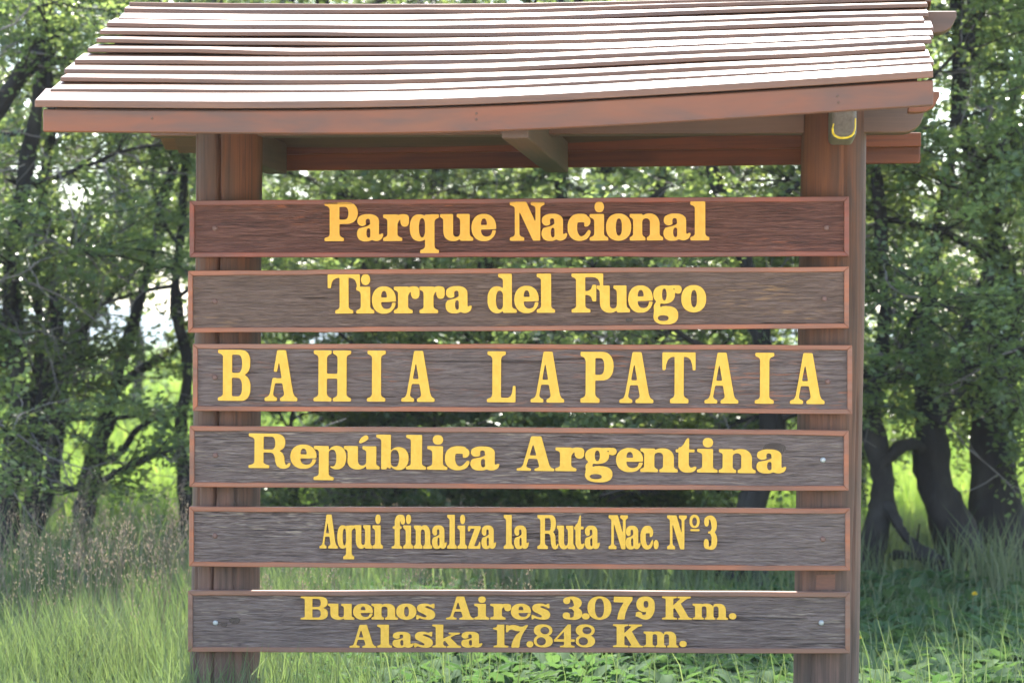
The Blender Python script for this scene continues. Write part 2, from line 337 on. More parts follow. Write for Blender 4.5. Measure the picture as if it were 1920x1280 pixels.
    if c == 'B':
        g = Gl(37,315,508,435).R(80,73,232,508).E(230,181,83,108,n=2.4).E(230,395,85,113,n=2.4)
        g.R(157,112,200,270,False).E(200,191,44,79,False,2.6).R(157,311,200,470,False).E(200,390.5,44,79.5,False,2.6)
        return g.F(37,157,73,80,157,1,.075,.07).F(37,157,508,80,157,-1,.075,.07).R(80,73,232,110).R(80,470,232,508)
    if c in 'Aă':
        g = Gl(1610,1895,511,436).P([(1718,75),(1793,75),(1858,450),(1866,490),(1778,490),(1778,440),(1733,165),(1683,445),(1678,490),(1640,490),(1655,450)])
        if c == 'ă': g.P([(1655,258),(1722,262),(1722,311),(1655,312)],False)
        return g.R(1690 if c == 'A' else 1678,317,1772,357).F(1610,1718,511,1652,1680,-1,.08,.075).F(1745,1895,511,1780,1861,-1,.08,.075)
    if c == 'H':
        g = Gl(858,1178,509,434).R(900,75,972,509).R(1062,75,1137,509).R(960,275,1070,315)
        for a, b, p, q in ((860,1011,900,972),(1024,1176,1062,1137)): g.F(a,b,75,p,q,1,.08,.075).F(a,b,509,p,q,-1,.08,.075)
        return g
    if c == 'I': return Gl(1315,1475,509,434).R(1358,75,1433,509).F(1317,1475,75,1358,1433,1,.08,.075).F(1315,1473,509,1358,1433,-1,.08,.075)
    if c == 'L':
        g = Gl(72,375,638,536).R(127,102,220,638).F(75,270,102,127,220,1,.08,.075).F(72,220,638,127,220,-1,.08,.075)
        return g.P([(200,638),(375,638),(375,465),(347,465),(340,530),(325,570),(295,590),(200,592)])
    if c == 'R':
        g = Gl(33,475,432,367).R(93,65,187,432).R(187,65,310,265).R(290,249,320,270,False).E(310,157,106,92,n=2.4).R(187,97,270,234,False).E(267,165.5,45,68.5,False,2.6)
        g.F(33,250,432,93,187).F(33,187,65,93,187,1)
        return g.P([(200,236),(350,243),(388,268),(406,305),(412,365),(424,396),(440,392),(450,373),(475,375),(470,402),(450,424),(410,435),(365,430),(333,408),(316,370),(308,310),(292,275),(262,265),(187,265)])
    if c == 'p':
        g = Gl(723,1065,432,367).E(965,312,100,125).R(850,180,878,500,False).E(917,317,46,90,False,2.4).R(778,190,880,552)
        return g.F(723,880,190,778,880,1).F(723,935,552,778,880)
    if c == 'b':
        g = Gl(1383,1725,437,362).E(1620,322,105,120).R(1480,190,1534,450,False).E(1578,320,48,90,False,2.4).R(1435,75,1537,437).F(1383,1537,75,1435,1537,1)
        return g.P([(1486,450),(1502,412),(1540,440),(1540,452)],False)
    if c == 'ú':
        g = Gl(1040,1420,436,367).E(1187,345,107,95).R(1083,195,1190,345).R(1190,150,1280,350,False).E(1235,348,45,50,False).F(1040,1190,193,1083,1190,1)
        return g.R(1280,193,1383,436).F(1238,1383,193,1280,1383,1).F(1282,1420,436,1282,1383).S([(1216,147,16),(1245,122,27),(1272,104,28)])
    if c == 't':
        g = Gl(728,937,450,345).R(758,200,860,400).P([(842,110),(862,110),(862,255),(728,250),(728,234),(768,212),(805,175),(828,130)]).R(728,222,915,250)
        return g.S([(809,385,51),(822,402,47),(850,422,30),(892,424,22),(915,410,18),(927,400,10)])
    if c == 'z':
        g = Gl(275,450,583,469).R(275,270,452,302).P([(372,296),(452,285),(452,302),(358,556),(279,575),(279,555)]).R(279,548,447,583)
        return g.P([(275,270),(330,290),(312,308),(303,342),(275,342)]).P([(447,583),(447,488),(430,488),(422,525),(395,550),(400,583)])
    if c == 'f':
        g = Gl(1063,1250,577,469).R(1105,195,1175,577).F(1063,1210,577,1105,1175,-1,.07,.07).R(1078,270,1200,303)
        return g.S([(1140,260,35),(1141,200,35),(1158,145,32),(1190,127,20),(1215,140,24),(1219,180,30)]).E(1218,200,32,42)
    if c == 's':
        g = Gl(1580,1822,384,294).S([(1775,212,13),(1720,196,15),(1665,208,27),(1636,240,44),(1695,273,43),(1765,310,50),(1768,336,46),(1715,368,16),(1660,364,13),(1615,345,13)])
        return g.P([(1795,180),(1816,180),(1816,238),(1793,238),(1775,222),(1752,208),(1765,195)]).P([(1583,384),(1603,384),(1625,365),(1645,355),(1610,335),(1603,325),(1583,325)])
    if c == 'k':
        g = Gl(-67,305,741,294).R(-21,447,75,741).F(-67,75,447,-21,75,1,.075,.06).F(-67,112,741,-21,75,-1,.075,.06)
        g.P([(60,632),(185,575),(190,560),(262,560),(165,612),(75,668)]).P([(90,640),(158,604),(262,712),(285,741),(170,741)])
        return g.F(145,290,548,195,240,1,.075,.02).F(120,305,741,180,275,-1,.075,.02)
    if c == 'K':
        g = Gl(1073,1372,294,229).R(1110,65,1185,294).F(1073,1222,65,1110,1185,1,.075,.06).F(1073,1225,294,1110,1185,-1,.075,.06)
        g.P([(1262,80),(1330,80),(1225,162),(1180,192),(1180,158)]).P([(1196,172),(1255,128),(1345,282),(1262,282)])
        return g.F(1228,1362,65,1262,1325,1,.075,.03).F(1235,1372,294,1262,1345,-1,.075,.03)
    if c == 'm':
        g = Gl(1378,1735,297,229)
        for x in (1470,1588): g.E(x+46,192,74,54,clip=(x,0,9999,215))
        g.R(1518,190,1588,297).R(1638,190,1712,297).R(1470,185,1518,297,False).E(1494,187,24,22,False).R(1588,185,1638,297,False).E(1613,187,25,22,False)
        g.R(1403,140,1470,297).F(1378,1470,140,1403,1470,1,.09,.06)
        return g.F(1378,1491,297,1403,1470,-1,.075,.06).F(1500,1608,297,1518,1588,-1,.075,.06).F(1618,1735,297,1638,1712,-1,.075,.06)
    if c == '.': return Gl(1742,1817,297,229).E(1780,266,37,31,n=2.1)
    if c == 'º': return Gl(1442,1578,562,457).E(1510,185,68,90).E(1510,188,31,58,False).R(1452,288,1576,316)
    if c == '3':
        g = Gl(1612,1868,374,303).S([(1655,112,24),(1695,90,15),(1755,98,27),(1806,148,52),(1796,192,34),(1745,220,13),(1702,223,9)])
        return g.S([(1740,223,12),(1795,252,36),(1812,300,54),(1780,346,30),(1720,362,13),(1660,346,24)]).E(1665,128,45,42).E(1660,324,48,43)
    if c == '0': return Gl(328,567,290,233).E(448,173,119,118).E(448,173,46,98,False)
    if c == '7': return Gl(590,778,292,229).P([(590,65),(779,65),(779,98),(738,158),(708,230),(698,292),(622,292),(634,232),(655,180),(690,122),(587,119)])
    if c == '9':
        g = Gl(808,1000,291,234).S([(955,140,44),(956,195,42),(930,248,38),(885,262,27),(836,240,28)]).P([(800,260),(808,218),(875,222),(880,260)])
        g.E(878,228,32,18,False,clip=(870,205,930,260)).E(905,136,95,80).E(910,136,26,36,False)
        return g.P([(868,222),(912,212),(905,238),(880,244)],False)
    if c == '₇':
        return Gl(882,1165,741,300).PS([(884,449),(910,449),(922,458),(962,447),(1010,450),(1080,470),(1130,449),(1163,449),(1140,492),(1098,560),(1062,655),(1049,738),(1000,740),(952,738),(972,650),(1018,572),(1062,532),(1012,524),(962,506),(928,512),(910,536),(884,537)])
    if c == '1': return Gl(715,912,741,297).R(768,445,860,741).F(720,912,741,768,860,-1,.075,.06).P([(715,488),(748,484),(785,450),(800,445),(860,445),(780,520),(715,504)])
    if c == '8': return Gl(1240,1483,745,308).E(1361,517,119,82).E(1362,661,122,84).E(1383,518,58,50,False,2.0).E(1336,663,60,56,False,2.0)
    if c == '4':
        g = Gl(1498,1765,739,302).P([(1676,437),(1715,437),(1715,662),(1498,662),(1498,640)]).P([(1629,528),(1629,633),(1534,633)],False).R(1628,437+60,1715,739).R(1498,633,1765,662)
        return g.F(1575,1765,739,1628,1715,-1,.07,.06)
# each line: text, cap height, (x,y) of the baseline at two places, letter extents -- all in photo pixels
LINES = [
 (0,'ParqueNacional',73,(610,452.4),(1330,450.8),[608.3,670.9,669.3,718.4,718.4,766.8,768.2,822.7,825.2,887,884,930.1,955.9,1020.9,1015.3,1063.4,1064.4,1107.3,1105.4,1140.4,1136.4,1183.5,1180.6,1243.3,1243.9,1294.8,1294.4,1330]),
 (1,'TierradelFuego',73.3,(615,588),(1324,585.2),[614.3,674.8,667.9,701.5,697.4,742.1,738.5,786.4,786.4,833.9,835.5,884.4,914.1,968.7,964.4,1010,1006.4,1040.6,1071.7,1131.1,1118.8,1181.2,1178,1224.1,1225.1,1278.5,1277.6,1324.1]),
 (2,'BăHIALAPATAIA',95.4,(440,751),(1515,757),[408.1,468.9,495.8,557.1,587.7,657.7,687.7,722.7,752.2,814.6,912.8,966.4,994.7,1057.6,1088.1,1150.2,1161.2,1225,1241.5,1303.8,1320.7,1384.4,1415,1451.4,1481.1,1546.1]),
 (3,'RepúblicaArgentina',64.8,(480,876.5),(1450,886.5),[465.8,544.1,544.1,592.8,588,648.6,644.2,711.5,704.9,765.5,761,798.6,800.6,838.7,834,880,881.8,936,968.4,1039.3,1041,1095,1096.9,1155.9,1154.9,1205.4,1200.3,1270.6,1266.5,1305.7,1306.8,1345.3,1347.5,1416.9,1418.2,1474.1]),
 (4,'AquifinalizalaRutaNac.Nº3',63.5,(600,1027.4),(1340,1029.2),[598.8,633.3,632.2,663.8,663.8,697.7,698.3,717.7,734,759.3,755.9,774.6,775.8,810,810,837.5,838.5,856.3,857.6,875.9,877.2,901,902.6,930,944.3,963.2,963.9,991.3,1007.5,1047.2,1043.8,1078.3,1076.3,1095.9,1096.3,1124.5,1140.9,1177.2,1173,1201.1,1200.7,1224.7,1225.3,1234.8,1250.7,1287.6,1292.8,1311.9,1319.5,1344.8]),
 (5,'BuenosAires3.079Km.',43,(565,1160.6),(1380,1160.4),[563.4,614.2,614.6,664.2,662,698.8,696.3,745.9,743,780.4,780.4,815.7,836,888.5,889.3,917,919.2,958.3,957.8,995.3,996.5,1031.5,1055,1091.6,1090.6,1105.6,1101.5,1146.3,1150.6,1185.9,1191.5,1227.5,1241.2,1297.3,1298.4,1365.3,1366.6,1380.7]),
 (5,'Alaska1₇.848Km.',42.8,(655,1213.3),(1290,1212.3),[655,705.3,707.2,734.8,735.9,775.8,776.5,811.5,810.3,864.5,864.9,904.3,924.3,953,948.6,989.9,987,1000.1,1000.8,1036.3,1038.5,1077.4,1079.4,1115.6,1149.3,1205.9,1206.5,1272.1,1273.8,1287.5]),
]

# ------------------------------------------------------------------ the sign
TH = R_(6.0); X0, Y0 = .03, 9.07      # sign turned six degrees; local axes: x along the boards, y away from the viewer, z up
root = empty('park_sign', (X0, Y0, 0), -TH)
tag(root, 'brown timber park sign with six lettered boards under a small plank roof', 'sign')
ct, st_ = math.cos(TH), math.sin(TH)
def loc(px, py, v):
    """point of the sign seen at a photo pixel, lying on the sign's own plane y = v"""
    dx, dz = (px-960)/FPX, (640-py)/FPX
    t = (v+X0*st_+Y0*ct)/(dx*st_+ct); x, y = t*dx-X0, t-Y0
    return (x*ct-y*st_, CAMH+t*dz)
def lerp_curve(pts, x):
    return float(np.interp(x, [p[0] for p in pts], [p[1] for p in pts]))
def smooth_curve(pts, x):
    # gentle (cosine free) spline through few points
    xs = np.array([p[0] for p in pts], float); y = np.array([p[1] for p in pts], float)
    if len(xs) < 3: return float(np.interp(x, xs, y))
    m = np.gradient(y, xs); k = int(np.clip(np.searchsorted(xs, x)-1, 0, len(xs)-2)); h = xs[k+1]-xs[k]; t = np.clip((x-xs[k])/h, 0, 1)
    return float((2*t**3-3*t*t+1)*y[k]+(t**3-2*t*t+t)*h*m[k]+(-2*t**3+3*t*t)*y[k+1]+(t**3-t*t)*h*m[k+1])
def prism(name, rows, mat, parent, smooth=False):
    """rows: list of cross-sections (equal point counts, closed loops); capped at both ends; origin moved to the middle"""
    n = len(rows[0]); V = [p for r in rows for p in r]; F = []
    for i in range(len(rows)-1):
        for j in range(n): F.append((i*n+j, i*n+(j+1) % n, (i+1)*n+(j+1) % n, (i+1)*n+j))
    F.append(tuple(range(n))[::-1]); F.append(tuple((len(rows)-1)*n+j for j in range(n)))
    V = np.array(V); c = (V.max(0)+V.min(0))/2
    me = mesh(name, V-c, F, smooth); bm = bmesh.new(); bm.from_mesh(me); bmesh.ops.recalc_face_normals(bm, faces=bm.faces); bm.to_mesh(me); bm.free()
    o = link(name, me, mat, parent); pc = Vector(c)
    o.location = pc-(Vector(parent['_c']) if '_c' in parent else Vector((0, 0, 0))); o['_c'] = tuple(c)
    return o
def bevel(o, w=.003, seg=1):
    m = o.modifiers.new('edge', 'BEVEL'); m.width = w; m.segments = seg; m.limit_method = 'ANGLE'; m.angle_limit = R_(40); return o
rnd = random.Random(5)
BO = [  # top-left, top-middle, top-right, bottom-left, bottom-middle, bottom-right, field, border, letters, bolts
 (355,376.5,1592,368, 372, 482,481.5,480,'field_red','border_red','letter_deep',(403,428,1550,427),'bolt'),
 (352,508,1592,500, 502.5, 624,620,615.5,'field_brown','border','letter',(403,565,1546,560),'bolt'),
 (361,644,1598,647.5, 645, 770,772,776,'field_grey','border','letter',(403,707,1552,715),'bolt'),
 (355,798.5,1591.5,807, 801.5, 912.5,916,920.5,'field_pale','border','letter',(404,853,1543,862),'mix'),
 (354,950,1594,953.5, 951, 1061.5,1065.5,1069.5,'field_pale','border','letter',(403,1004,1543,1010),'bolt'),
 (352,1107,1594,1110, 1107, 1222,1222.5,1224.5,'field_pale','border_dull','letter',(404,1167,1540,1167),'zinc')]
boards = []
GL = {}
def glyph_mesh(c):
    """extruded outline; x 0..1, y in cap heights, z 0..1 thickness"""
    if c in GL: return GL[c]
    loops = glyph(c).trace(); area = [.5*np.sum(L[:, 0]*np.roll(L[:, 1], -1)-np.roll(L[:, 0], -1)*L[:, 1]) for L in loops]
    big = np.sign(area[int(np.argmax(np.abs(area)))]); outs = [i for i in range(len(loops)) if area[i]*big > 0]
    def inside(p, L):
        x, y = L[:, 0], L[:, 1]; x2, y2 = np.roll(x, -1), np.roll(y, -1); cc = (y > p[1]) != (y2 > p[1])
        return np.sum(cc & (p[0] < x+(p[1]-y)*(x2-x)/np.where(y2 == y, 1e-9, y2-y))) % 2 == 1
    V, F = [], []
    for oi in outs:
        grp = [loops[oi]]+[loops[k] for k in range(len(loops)) if k not in outs and inside(loops[k][0], loops[oi])]
        b0 = len(V); flat = np.concatenate(grp); N = len(flat)
        tri = tessellate_polygon([[Vector((p[0], p[1], 0)) for p in L] for L in grp])
        V += [(p[0], p[1], 1.0) for p in flat]+[(p[0], p[1], 0.0) for p in flat]
        F += [(b0+a, b0+b, b0+c_) for a, b, c_ in tri]
        q = 0
        for L in grp:
            m = len(L)
            for k in range(m): F.append((b0+q+k, b0+q+(k+1) % m, b0+N+q+(k+1) % m, b0+N+q+k))
            q += m
    me = mesh('letter', V, F); bm = bmesh.new(); bm.from_mesh(me); bmesh.ops.recalc_face_normals(bm, faces=bm.faces)
    # open back: make sure the front faces +z
    fz = sum(f.normal.z*f.calc_area() for f in bm.faces)
    if fz < 0: bmesh.ops.reverse_faces(bm, faces=bm.faces)
    bm.to_mesh(me); bm.free(); GL[c] = me; return me
def bolt_mesh(r):
    bm = bmesh.new(); prof = [(r, 0), (r*.95, r*.35), (r*.6, r*.62), (0, r*.7)]; rings = []
    for k, (a, z) in enumerate(prof[:-1]): rings.append([bm.verts.new((a*math.cos(2*math.pi*j/12), -z, a*math.sin(2*math.pi*j/12))) for j in range(12)])
    top = bm.verts.new((0, -prof[-1][1], 0))
    for a, b in zip(rings, rings[1:]):
        for j in range(12): bm.faces.new((a[j], b[j], b[(j+1) % 12], a[(j+1) % 12]))
    for j in range(12): bm.faces.new((rings[-1][j], top, rings[-1][(j+1) % 12]))
    bmesh.ops.recalc_face_normals(bm, faces=bm.faces); me = bpy.data.meshes.new('bolt'); bm.to_mesh(me); bm.free(); return me
for bi, (xl, ytl, xr, ytr, ytm, ybl, ybm, ybr, fm, bmn, lm, bolts, bk) in enumerate(BO):
    NX = 40; xs = np.linspace(xl, xr, NX+1); top, bot = [], []
    rb = np.random.default_rng(bi+20); wob = lambda: np.interp(np.linspace(0, 1, NX+1), np.linspace(0, 1, 15), rb.normal(0, .0007, 15))
    wt, wb = wob(), wob()
    for k, x in enumerate(xs):
        yt = smooth_curve([(xl, ytl), ((xl+xr)/2, ytm), (xr, ytr)], x); yb = smooth_curve([(xl, ybl), ((xl+xr)/2, ybm), (xr, ybr)], x)
        u, z = loc(x, yt, -.009); top.append((u, z+wt[k])); u, z = loc(x, yb, -.009); bot.append((u, z+wb[k]))
    e = .0025; rows = []
    for k in range(NX+1):
        uo = e if k == 0 else (-e if k == NX else 0)
        rows.append([(top[k][0]+uo, 0, top[k][1]-e), (top[k][0]+uo, .045, top[k][1]-e), (bot[k][0]+uo, .045, bot[k][1]+e), (bot[k][0]+uo, 0, bot[k][1]+e)])
    b = prism('board', rows, M[fm], root); boards.append(b)
    # raised border, one mitred strip for each edge
    bw = .0185; bc = Vector(b['_c']); f0, f1 = -.0075, .030
    L, Rr = top[0][0], top[-1][0]
    for side in ('t', 'b'):
        rows = []
        for k in range(NX+1):
            u = top[k][0]; mt = bw if side == 't' else -bw; zo = top[k][1] if side == 't' else bot[k][1]
            jj = float(np.interp(k, [0, NX], [0, 1])); ui = L+bw+(Rr-L-2*bw)*jj
            rows.append([(u, f0, zo), (u, f1, zo), (ui, f1, zo-mt), (ui, f0, zo-mt+float(rb.normal(0, .0005)))])
        bevel(prism('border_strip', rows, M[bmn], b), .002)
    for sgn, u in ((1, L), (-1, Rr)):
        k = 0 if sgn == 1 else NX
        rows = [[(u, f0, bot[k][1]), (u, f1, bot[k][1]), (u+sgn*bw, f1, bot[k][1]+bw), (u+sgn*bw, f0, bot[k][1]+bw)],
                [(u, f0, top[k][1]), (u, f1, top[k][1]), (u+sgn*bw, f1, top[k][1]-bw), (u+sgn*bw, f0, top[k][1]-bw)]]
        bevel(prism('border_strip', rows, M[bmn], b), .002)
    bm_ = bolt_mesh(.0105)
    for q in (0, 2):
        u, z = loc(bolts[q], bolts[q+1], -.001)
        link('bolt', bm_.copy() if False else bm_, None, b, Vector((u, -.0005, z))-bc)
    kinds = {'bolt': ('bolt', 'bolt'), 'zinc': ('zinc', 'zinc'), 'mix': ('bolt', 'zinc')}[bk]
    ob = [c for c in b.children if c.name.startswith('bolt')]
    for c, kd in zip(ob, kinds):
        if not bm_.materials: bm_.materials.append(M[kd])
        c.material_slots[0].link = 'OBJECT'; c.material_slots[0].material = M[kd]
    for kb, kx, ky, kr in ((3, 1452, 842, .031), (5, 440, 1163, .016), (5, 420, 1170, .010), (1, 1180, 600, .010)):
        if kb == bi:
            u, z = loc(kx, ky, 0); bmk = bmesh.new(); rr = [bmk.verts.new((kr*1.25*(1+.12*math.sin(3*t))*math.cos(t), -.0015, kr*.8*(1+.1*math.cos(2*t))*math.sin(t))) for t in np.linspace(0, 2*math.pi, 20, endpoint=False)]
            r2 = [bmk.verts.new((v_.co.x*1.12, .001, v_.co.z*1.12)) for v_ in rr]; bmk.faces.new(rr)
            for q in range(20): bmk.faces.new((rr[q], r2[q], r2[(q+1) % 20], rr[(q+1) % 20]))
            bmesh.ops.recalc_face_normals(bmk, faces=bmk.faces); mk = bpy.data.meshes.new('knot'); bmk.to_mesh(mk); bmk.free(); link('knot', mk, M['knot'], b, Vector((u, 0, z))-bc)
    # letters
    for ln, txt, cap, A, B, ex in LINES:
        if ln != bi: continue
        for i, ch in enumerate(txt):
            xa, xb = ex[2*i], ex[2*i+1]; xm = (xa+xb)/2; yb = A[1]+(B[1]-A[1])*(xm-A[0])/(B[0]-A[0])
            u0, z0 = loc(xa, yb, -.009); u1, _ = loc(xb, yb, -.009); _, z1 = loc(xa, yb-cap, -.009)
            me = glyph_mesh(ch)
            if not me.materials: me.materials.append(M['letter'])
            o = link('letter', me, None, b, Vector((u0, .001, z0))-bc)
            o.rotation_euler = (R_(90), math.atan2(B[1]-A[1], B[0]-A[0])*.9, 0); o.scale = (u1-u0, z1-z0, 0.0085+.0012*((i*7) % 3)/3)
            o.material_slots[0].link = 'OBJECT'; o.material_slots[0].material = M[lm]
# posts: hewn logs, the left one split by a long crack
def post(xt, xb, wt, wb, ytop, crack, seed, name='post'):
    rp = np.random.default_rng(seed); v = .168; n = 132; rows = []
    zt = loc(xt, ytop, v)[1]; u1 = loc(xt, 300, v)[0]; u2 = loc(xb, 1280, v)[0]
    z1, z2 = loc(xt, 300, v)[1], loc(xb, 1280, v)[1]
    ph = rp.uniform(0, 6, 6); zs = np.linspace(-.35, zt, 60); r1 = wt/2*(Y0+v)/FPX; r2 = wb/2*(Y0+v)/FPX
    for z in zs:
        t = (z1-z)/(z1-z2); uc = u1+(u2-u1)*t; r = r1+(r2-r1)*t; ring = []
        r *= 1+.012*math.sin(z*2.3+ph[0])+.008*math.sin(z*5.1+ph[1])
        for j in range(n):
            a = 2*math.pi*j/n; rr = r*(1+.022*math.cos(2*a+ph[2])+.016*math.cos(3*a+ph[3]+z*.4)+.008*math.sin(5*a+ph[4]))
            for ca, dep, wd, z0, z1_ in crack:
                aa = ca+.05*math.sin(z*2.1+ph[5])+.03*math.sin(z*7)+.012*math.sin(z*23)
                d = abs((a-aa+math.pi) % (2*math.pi)-math.pi)
                if z0 < z < z1_: rr -= dep*max(0, 1-d/wd)
            ring.append((uc+rr*math.cos(a), v-.0+rr*math.sin(a), z))
        rows.append(ring)
    o = prism(name, rows, M['post'], root, True); return o
pl = post(431, 422, 123, 129, 205, [(R_(-99), .05, .062, -.2, 2.6), (R_(-132), .025, .05, .2, 1.1), (R_(-60), .012, .05, -.2, .9), (R_(-150), .012, .05, 1.6, 2.6)], 2)
pr = post(1563, 1548, 119, 121, 165, [(R_(-38), .014, .055, -.2, 1.3), (R_(-72), .010, .05, 1.9, 2.6), (R_(-120), .010, .05, -.2, .6)], 7)
pr['label'] = 'right post with a rubbed bare patch'; pl['label'] = 'left post split by a long dark crack'
u, z = loc(1548, 1091, .045); c = Vector(pr['_c'])
rows = [[(u-.036, .046, z-.028), (u-.034, .046, z+.026), (u-.034, .075, z+.026), (u-.036, .075, z-.028)], [(u+.034, .046, z-.026), (u+.036, .046, z+.030), (u+.036, .075, z+.030), (u+.034, .075, z-.026)]]
prism('bare_patch', rows, M['bare'], pr)
# ---- roof
VE, VR, VB = -.75, .168, 1.085        # front eave, ridge, rear eave (local depth)
FT = [(80, 205), (300, 207), (500, 207.5), (740, 204.5), (960, 197), (1300, 178.5), (1530, 164.5), (1748, 150)]    # top of front fascia
FB = [(80, 247), (300, 249), (500, 250.5), (740, 250), (900, 246.5), (1100, 238), (1300, 227), (1530, 212), (1750, 198)]
RD = [(245, 17), (500, 20), (960, 20), (1300, 13), (1735, 4)]     # ridge line
def bar_px(name, top, bot, x0, x1, v, dep, mat, parent, n=32, ends=(0, 0)):
    rows = []
    for k in range(n+1):
        x = x0+(x1-x0)*k/n; u, zt = loc(x, smooth_curve(top, x), v); _, zb = loc(x, smooth_curve(bot, x), v)
        rows.append([(u, v, zt), (u, v+dep, zt), (u, v+dep, zb), (u, v, zb)])
    return bevel(prism(name, rows, mat, parent), .004)
ez = [];  # eave and ridge base lines in local metres
for px in np.linspace(72, 1749, 40): u, zz = loc(px, smooth_curve(FT, px), VE); ez.append((u, zz))
rz = []
for px in np.linspace(240, 1738, 40): u, zz = loc(px, smooth_curve(RD, px), VR); rz.append((u, zz))
def roof_z(u, s): return (1-s)*float(np.interp(u, [p[0] for p in ez], [p[1] for p in ez]))+s*float(np.interp(u, [p[0] for p in rz], [p[1] for p in rz]))
uL0, uR0 = loc(74, 195, VE)[0], loc(1748, 150, VE)[0]; uL1, uR1 = loc(247, 17, VR)[0], loc(1735, 4, VR)[0]
HALF = VR-VE
def slope_v(s, rear): return (VE+s*HALF) if not rear else (2*VR-VE-s*HALF)
# deck under the planks (front and rear leaves in one roof mesh)
Vd, Fd = [], []; ND = 30
for rear in (False, True):
    b0 = len(Vd)
    for k in range(ND+1):
        for s_ in (.02, .985):
            u = (uL0+.05+(uL1-uL0)*s_)+(uR0-uL0-.10+(uR1-uR0-uL1+uL0)*s_)*k/ND; zz = roof_z(u, s_); vv = slope_v(s_, rear)
            Vd += [(u, vv, zz-.006), (u, vv, zz-.022)]
    for k in range(ND):
        i = b0+4*k; j = i+4
        Fd += [(i, i+2, j+2, j), (i+1, j+1, j+3, i+3), (i, j, j+1, i+1), (i+2, i+3, j+3, j+2)]
    Fd += [(b0, b0+1, b0+3, b0+2), (b0+4*ND, b0+4*ND+2, b0+4*ND+3, b0+4*ND+1)]
cR = Vector(((uL0+uR0)/2, VR, roof_z(0, 1)))
me = mesh('roof', np.array(Vd)-np.array(cR), Fd); bm = bmesh.new(); bm.from_mesh(me); bmesh.ops.recalc_face_normals(bm, faces=bm.faces); bm.to_mesh(me); bm.free()
roof = link('roof', me, M['beam'], root, cR); roof['_c'] = tuple(cR)
NP = 11; rp = np.random.default_rng(11)
for rear in (False, True):
    for i in range(NP):
        s0 = i/NP; wfr = .118/HALF; th = .0165 if i else .025; lift = .0215; rows = []
        jl, jr = rp.normal(0, .011), rp.normal(0, .009); tw = rp.normal(0, .0058); bow = rp.normal(0, .004); ph = rp.uniform(0, 6); sag = rp.normal(0, .0025)
        s1 = min(s0+wfr, 1.0); jag = np.interp(np.linspace(0, 1, 41), np.linspace(0, 1, 9), rp.normal(0, .0022, 9))
        if i == 0: jl = -.014; jr = .002
        for k in range(41):
            f = k/40; sL = s0
            u = (uL0+(uL1-uL0)*sL+jl)*(1-f)+(uR0+(uR1-uR0)*sL+jr)*f
            lf = lift+tw*(2*f-1)+bow*math.sin(math.pi*f+ph)+jag[k]; lf = max(lf, .012)
            if i == 0: lf = .004+.2*tw
            dv = sag*math.sin(2.2*math.pi*f+ph)+ (-.012 if i == 0 else 0)
            v0, v1 = slope_v(s0, rear)+(dv if not rear else -dv), slope_v(s1, rear)
            za, zb = roof_z(u, s0), roof_z(u, s1)
            rows.append([(u, v0, za+lf), (u, v0, za+lf+th), (u, v1, zb+th), (u, v1, zb)])
        bevel(prism('plank', rows, M['plank'], roof), .0025)
# ridge cap board and second trim below it
def along(name, s_, rear, v_off, z0, z1, dep, mat, x_in=(0, 0)):
    rows = []
    for k in range(31):
        f = k/30; u = (uL0+(uL1-uL0)*s_+x_in[0])*(1-f)+(uR0+(uR1-uR0)*s_+x_in[1])*f; zz = roof_z(u, s_); vv = slope_v(s_, rear)+v_off
        rows.append([(u, vv, zz+z0), (u, vv+dep, zz+z0), (u, vv+dep, zz+z1), (u, vv, zz+z1)])
    return bevel(prism(name, rows, mat, roof), .003)
along('ridge_cap', .985, False, -.022, .004, .030, .085, M['plank'], (0, .0))
bar_px('fascia_board', FT, FB, 80, 1750, VE, .028, M['fascia'], roof)
for px, py in ((893, 213), (893, 224), (1570, 180), (1572, 192), (285, 222)):
    u, z = loc(px, py, VE-.0005); link('nail', GL.setdefault('_nail', bolt_mesh(.0045)), M['beam'], roof, Vector((u, VE-.0005, z))-cR)
# rear fascia: mirror of the front one, plus the inner board that shows above it
rows, rows2 = [], []
for k in range(31):
    f = k/30; u = (uL1+(uL1-uL0)+.0)*(1-f)+loc(1725, 300, VB)[0]*f; zb = loc(900, 316, VB)[1]+.012*(f-.5)
    rows.append([(u, VB-.028, zb), (u, VB, zb), (u, VB, zb+.128), (u, VB-.028, zb+.128)])
    rows2.append([(u, VB-.066, zb+.066), (u, VB-.031, zb+.066), (u, VB-.031, zb+.125), (u, VB-.066, zb+.125)])
bevel(prism('fascia_board', rows, M['rear_beam'], roof), .004); bevel(prism('nailing_strip', rows2, M['rear_beam'], roof), .003)
# timber frame under the roof
def beam_x(name, px0, px1, v, py_bot0, py_bot1, h, dep, mat, round_right=True, parent=root):
    u0, z0 = loc(px0, py_bot0, v); u1, z1 = loc(px1, py_bot1, v); rows = []; n = 14
    us = list(np.linspace(u0, u1-.085, 12))+[u1-.085*math.cos(a) for a in np.linspace(0, math.pi/2, 8)][1:]
    for u in us:
        zb = z0+(z1-z0)*(u-u0)/(u1-u0); cut = 0
        if round_right and u > u1-.085: q = (u-(u1-.085))/.085; cut = h*.72*(1-math.sqrt(max(0, 1-q*q)))
        rows.append([(u, v-dep/2, zb+cut), (u, v+dep/2, zb+cut), (u, v+dep/2, zb+h), (u, v-dep/2, zb+h)])
    return bevel(prism(name, rows, mat, parent), .004)
beam_x('plate_beam', 288, 1734, .168, 258, 251, .125, .10, M['beam'])
beam_x('ridge_beam', 300, 1792, .168, 62, 66, .085, .09, M['beam'])
beam_x('lookout', 1702, 1760, -.34, 212, 213, .075, .07, M['fascia'])
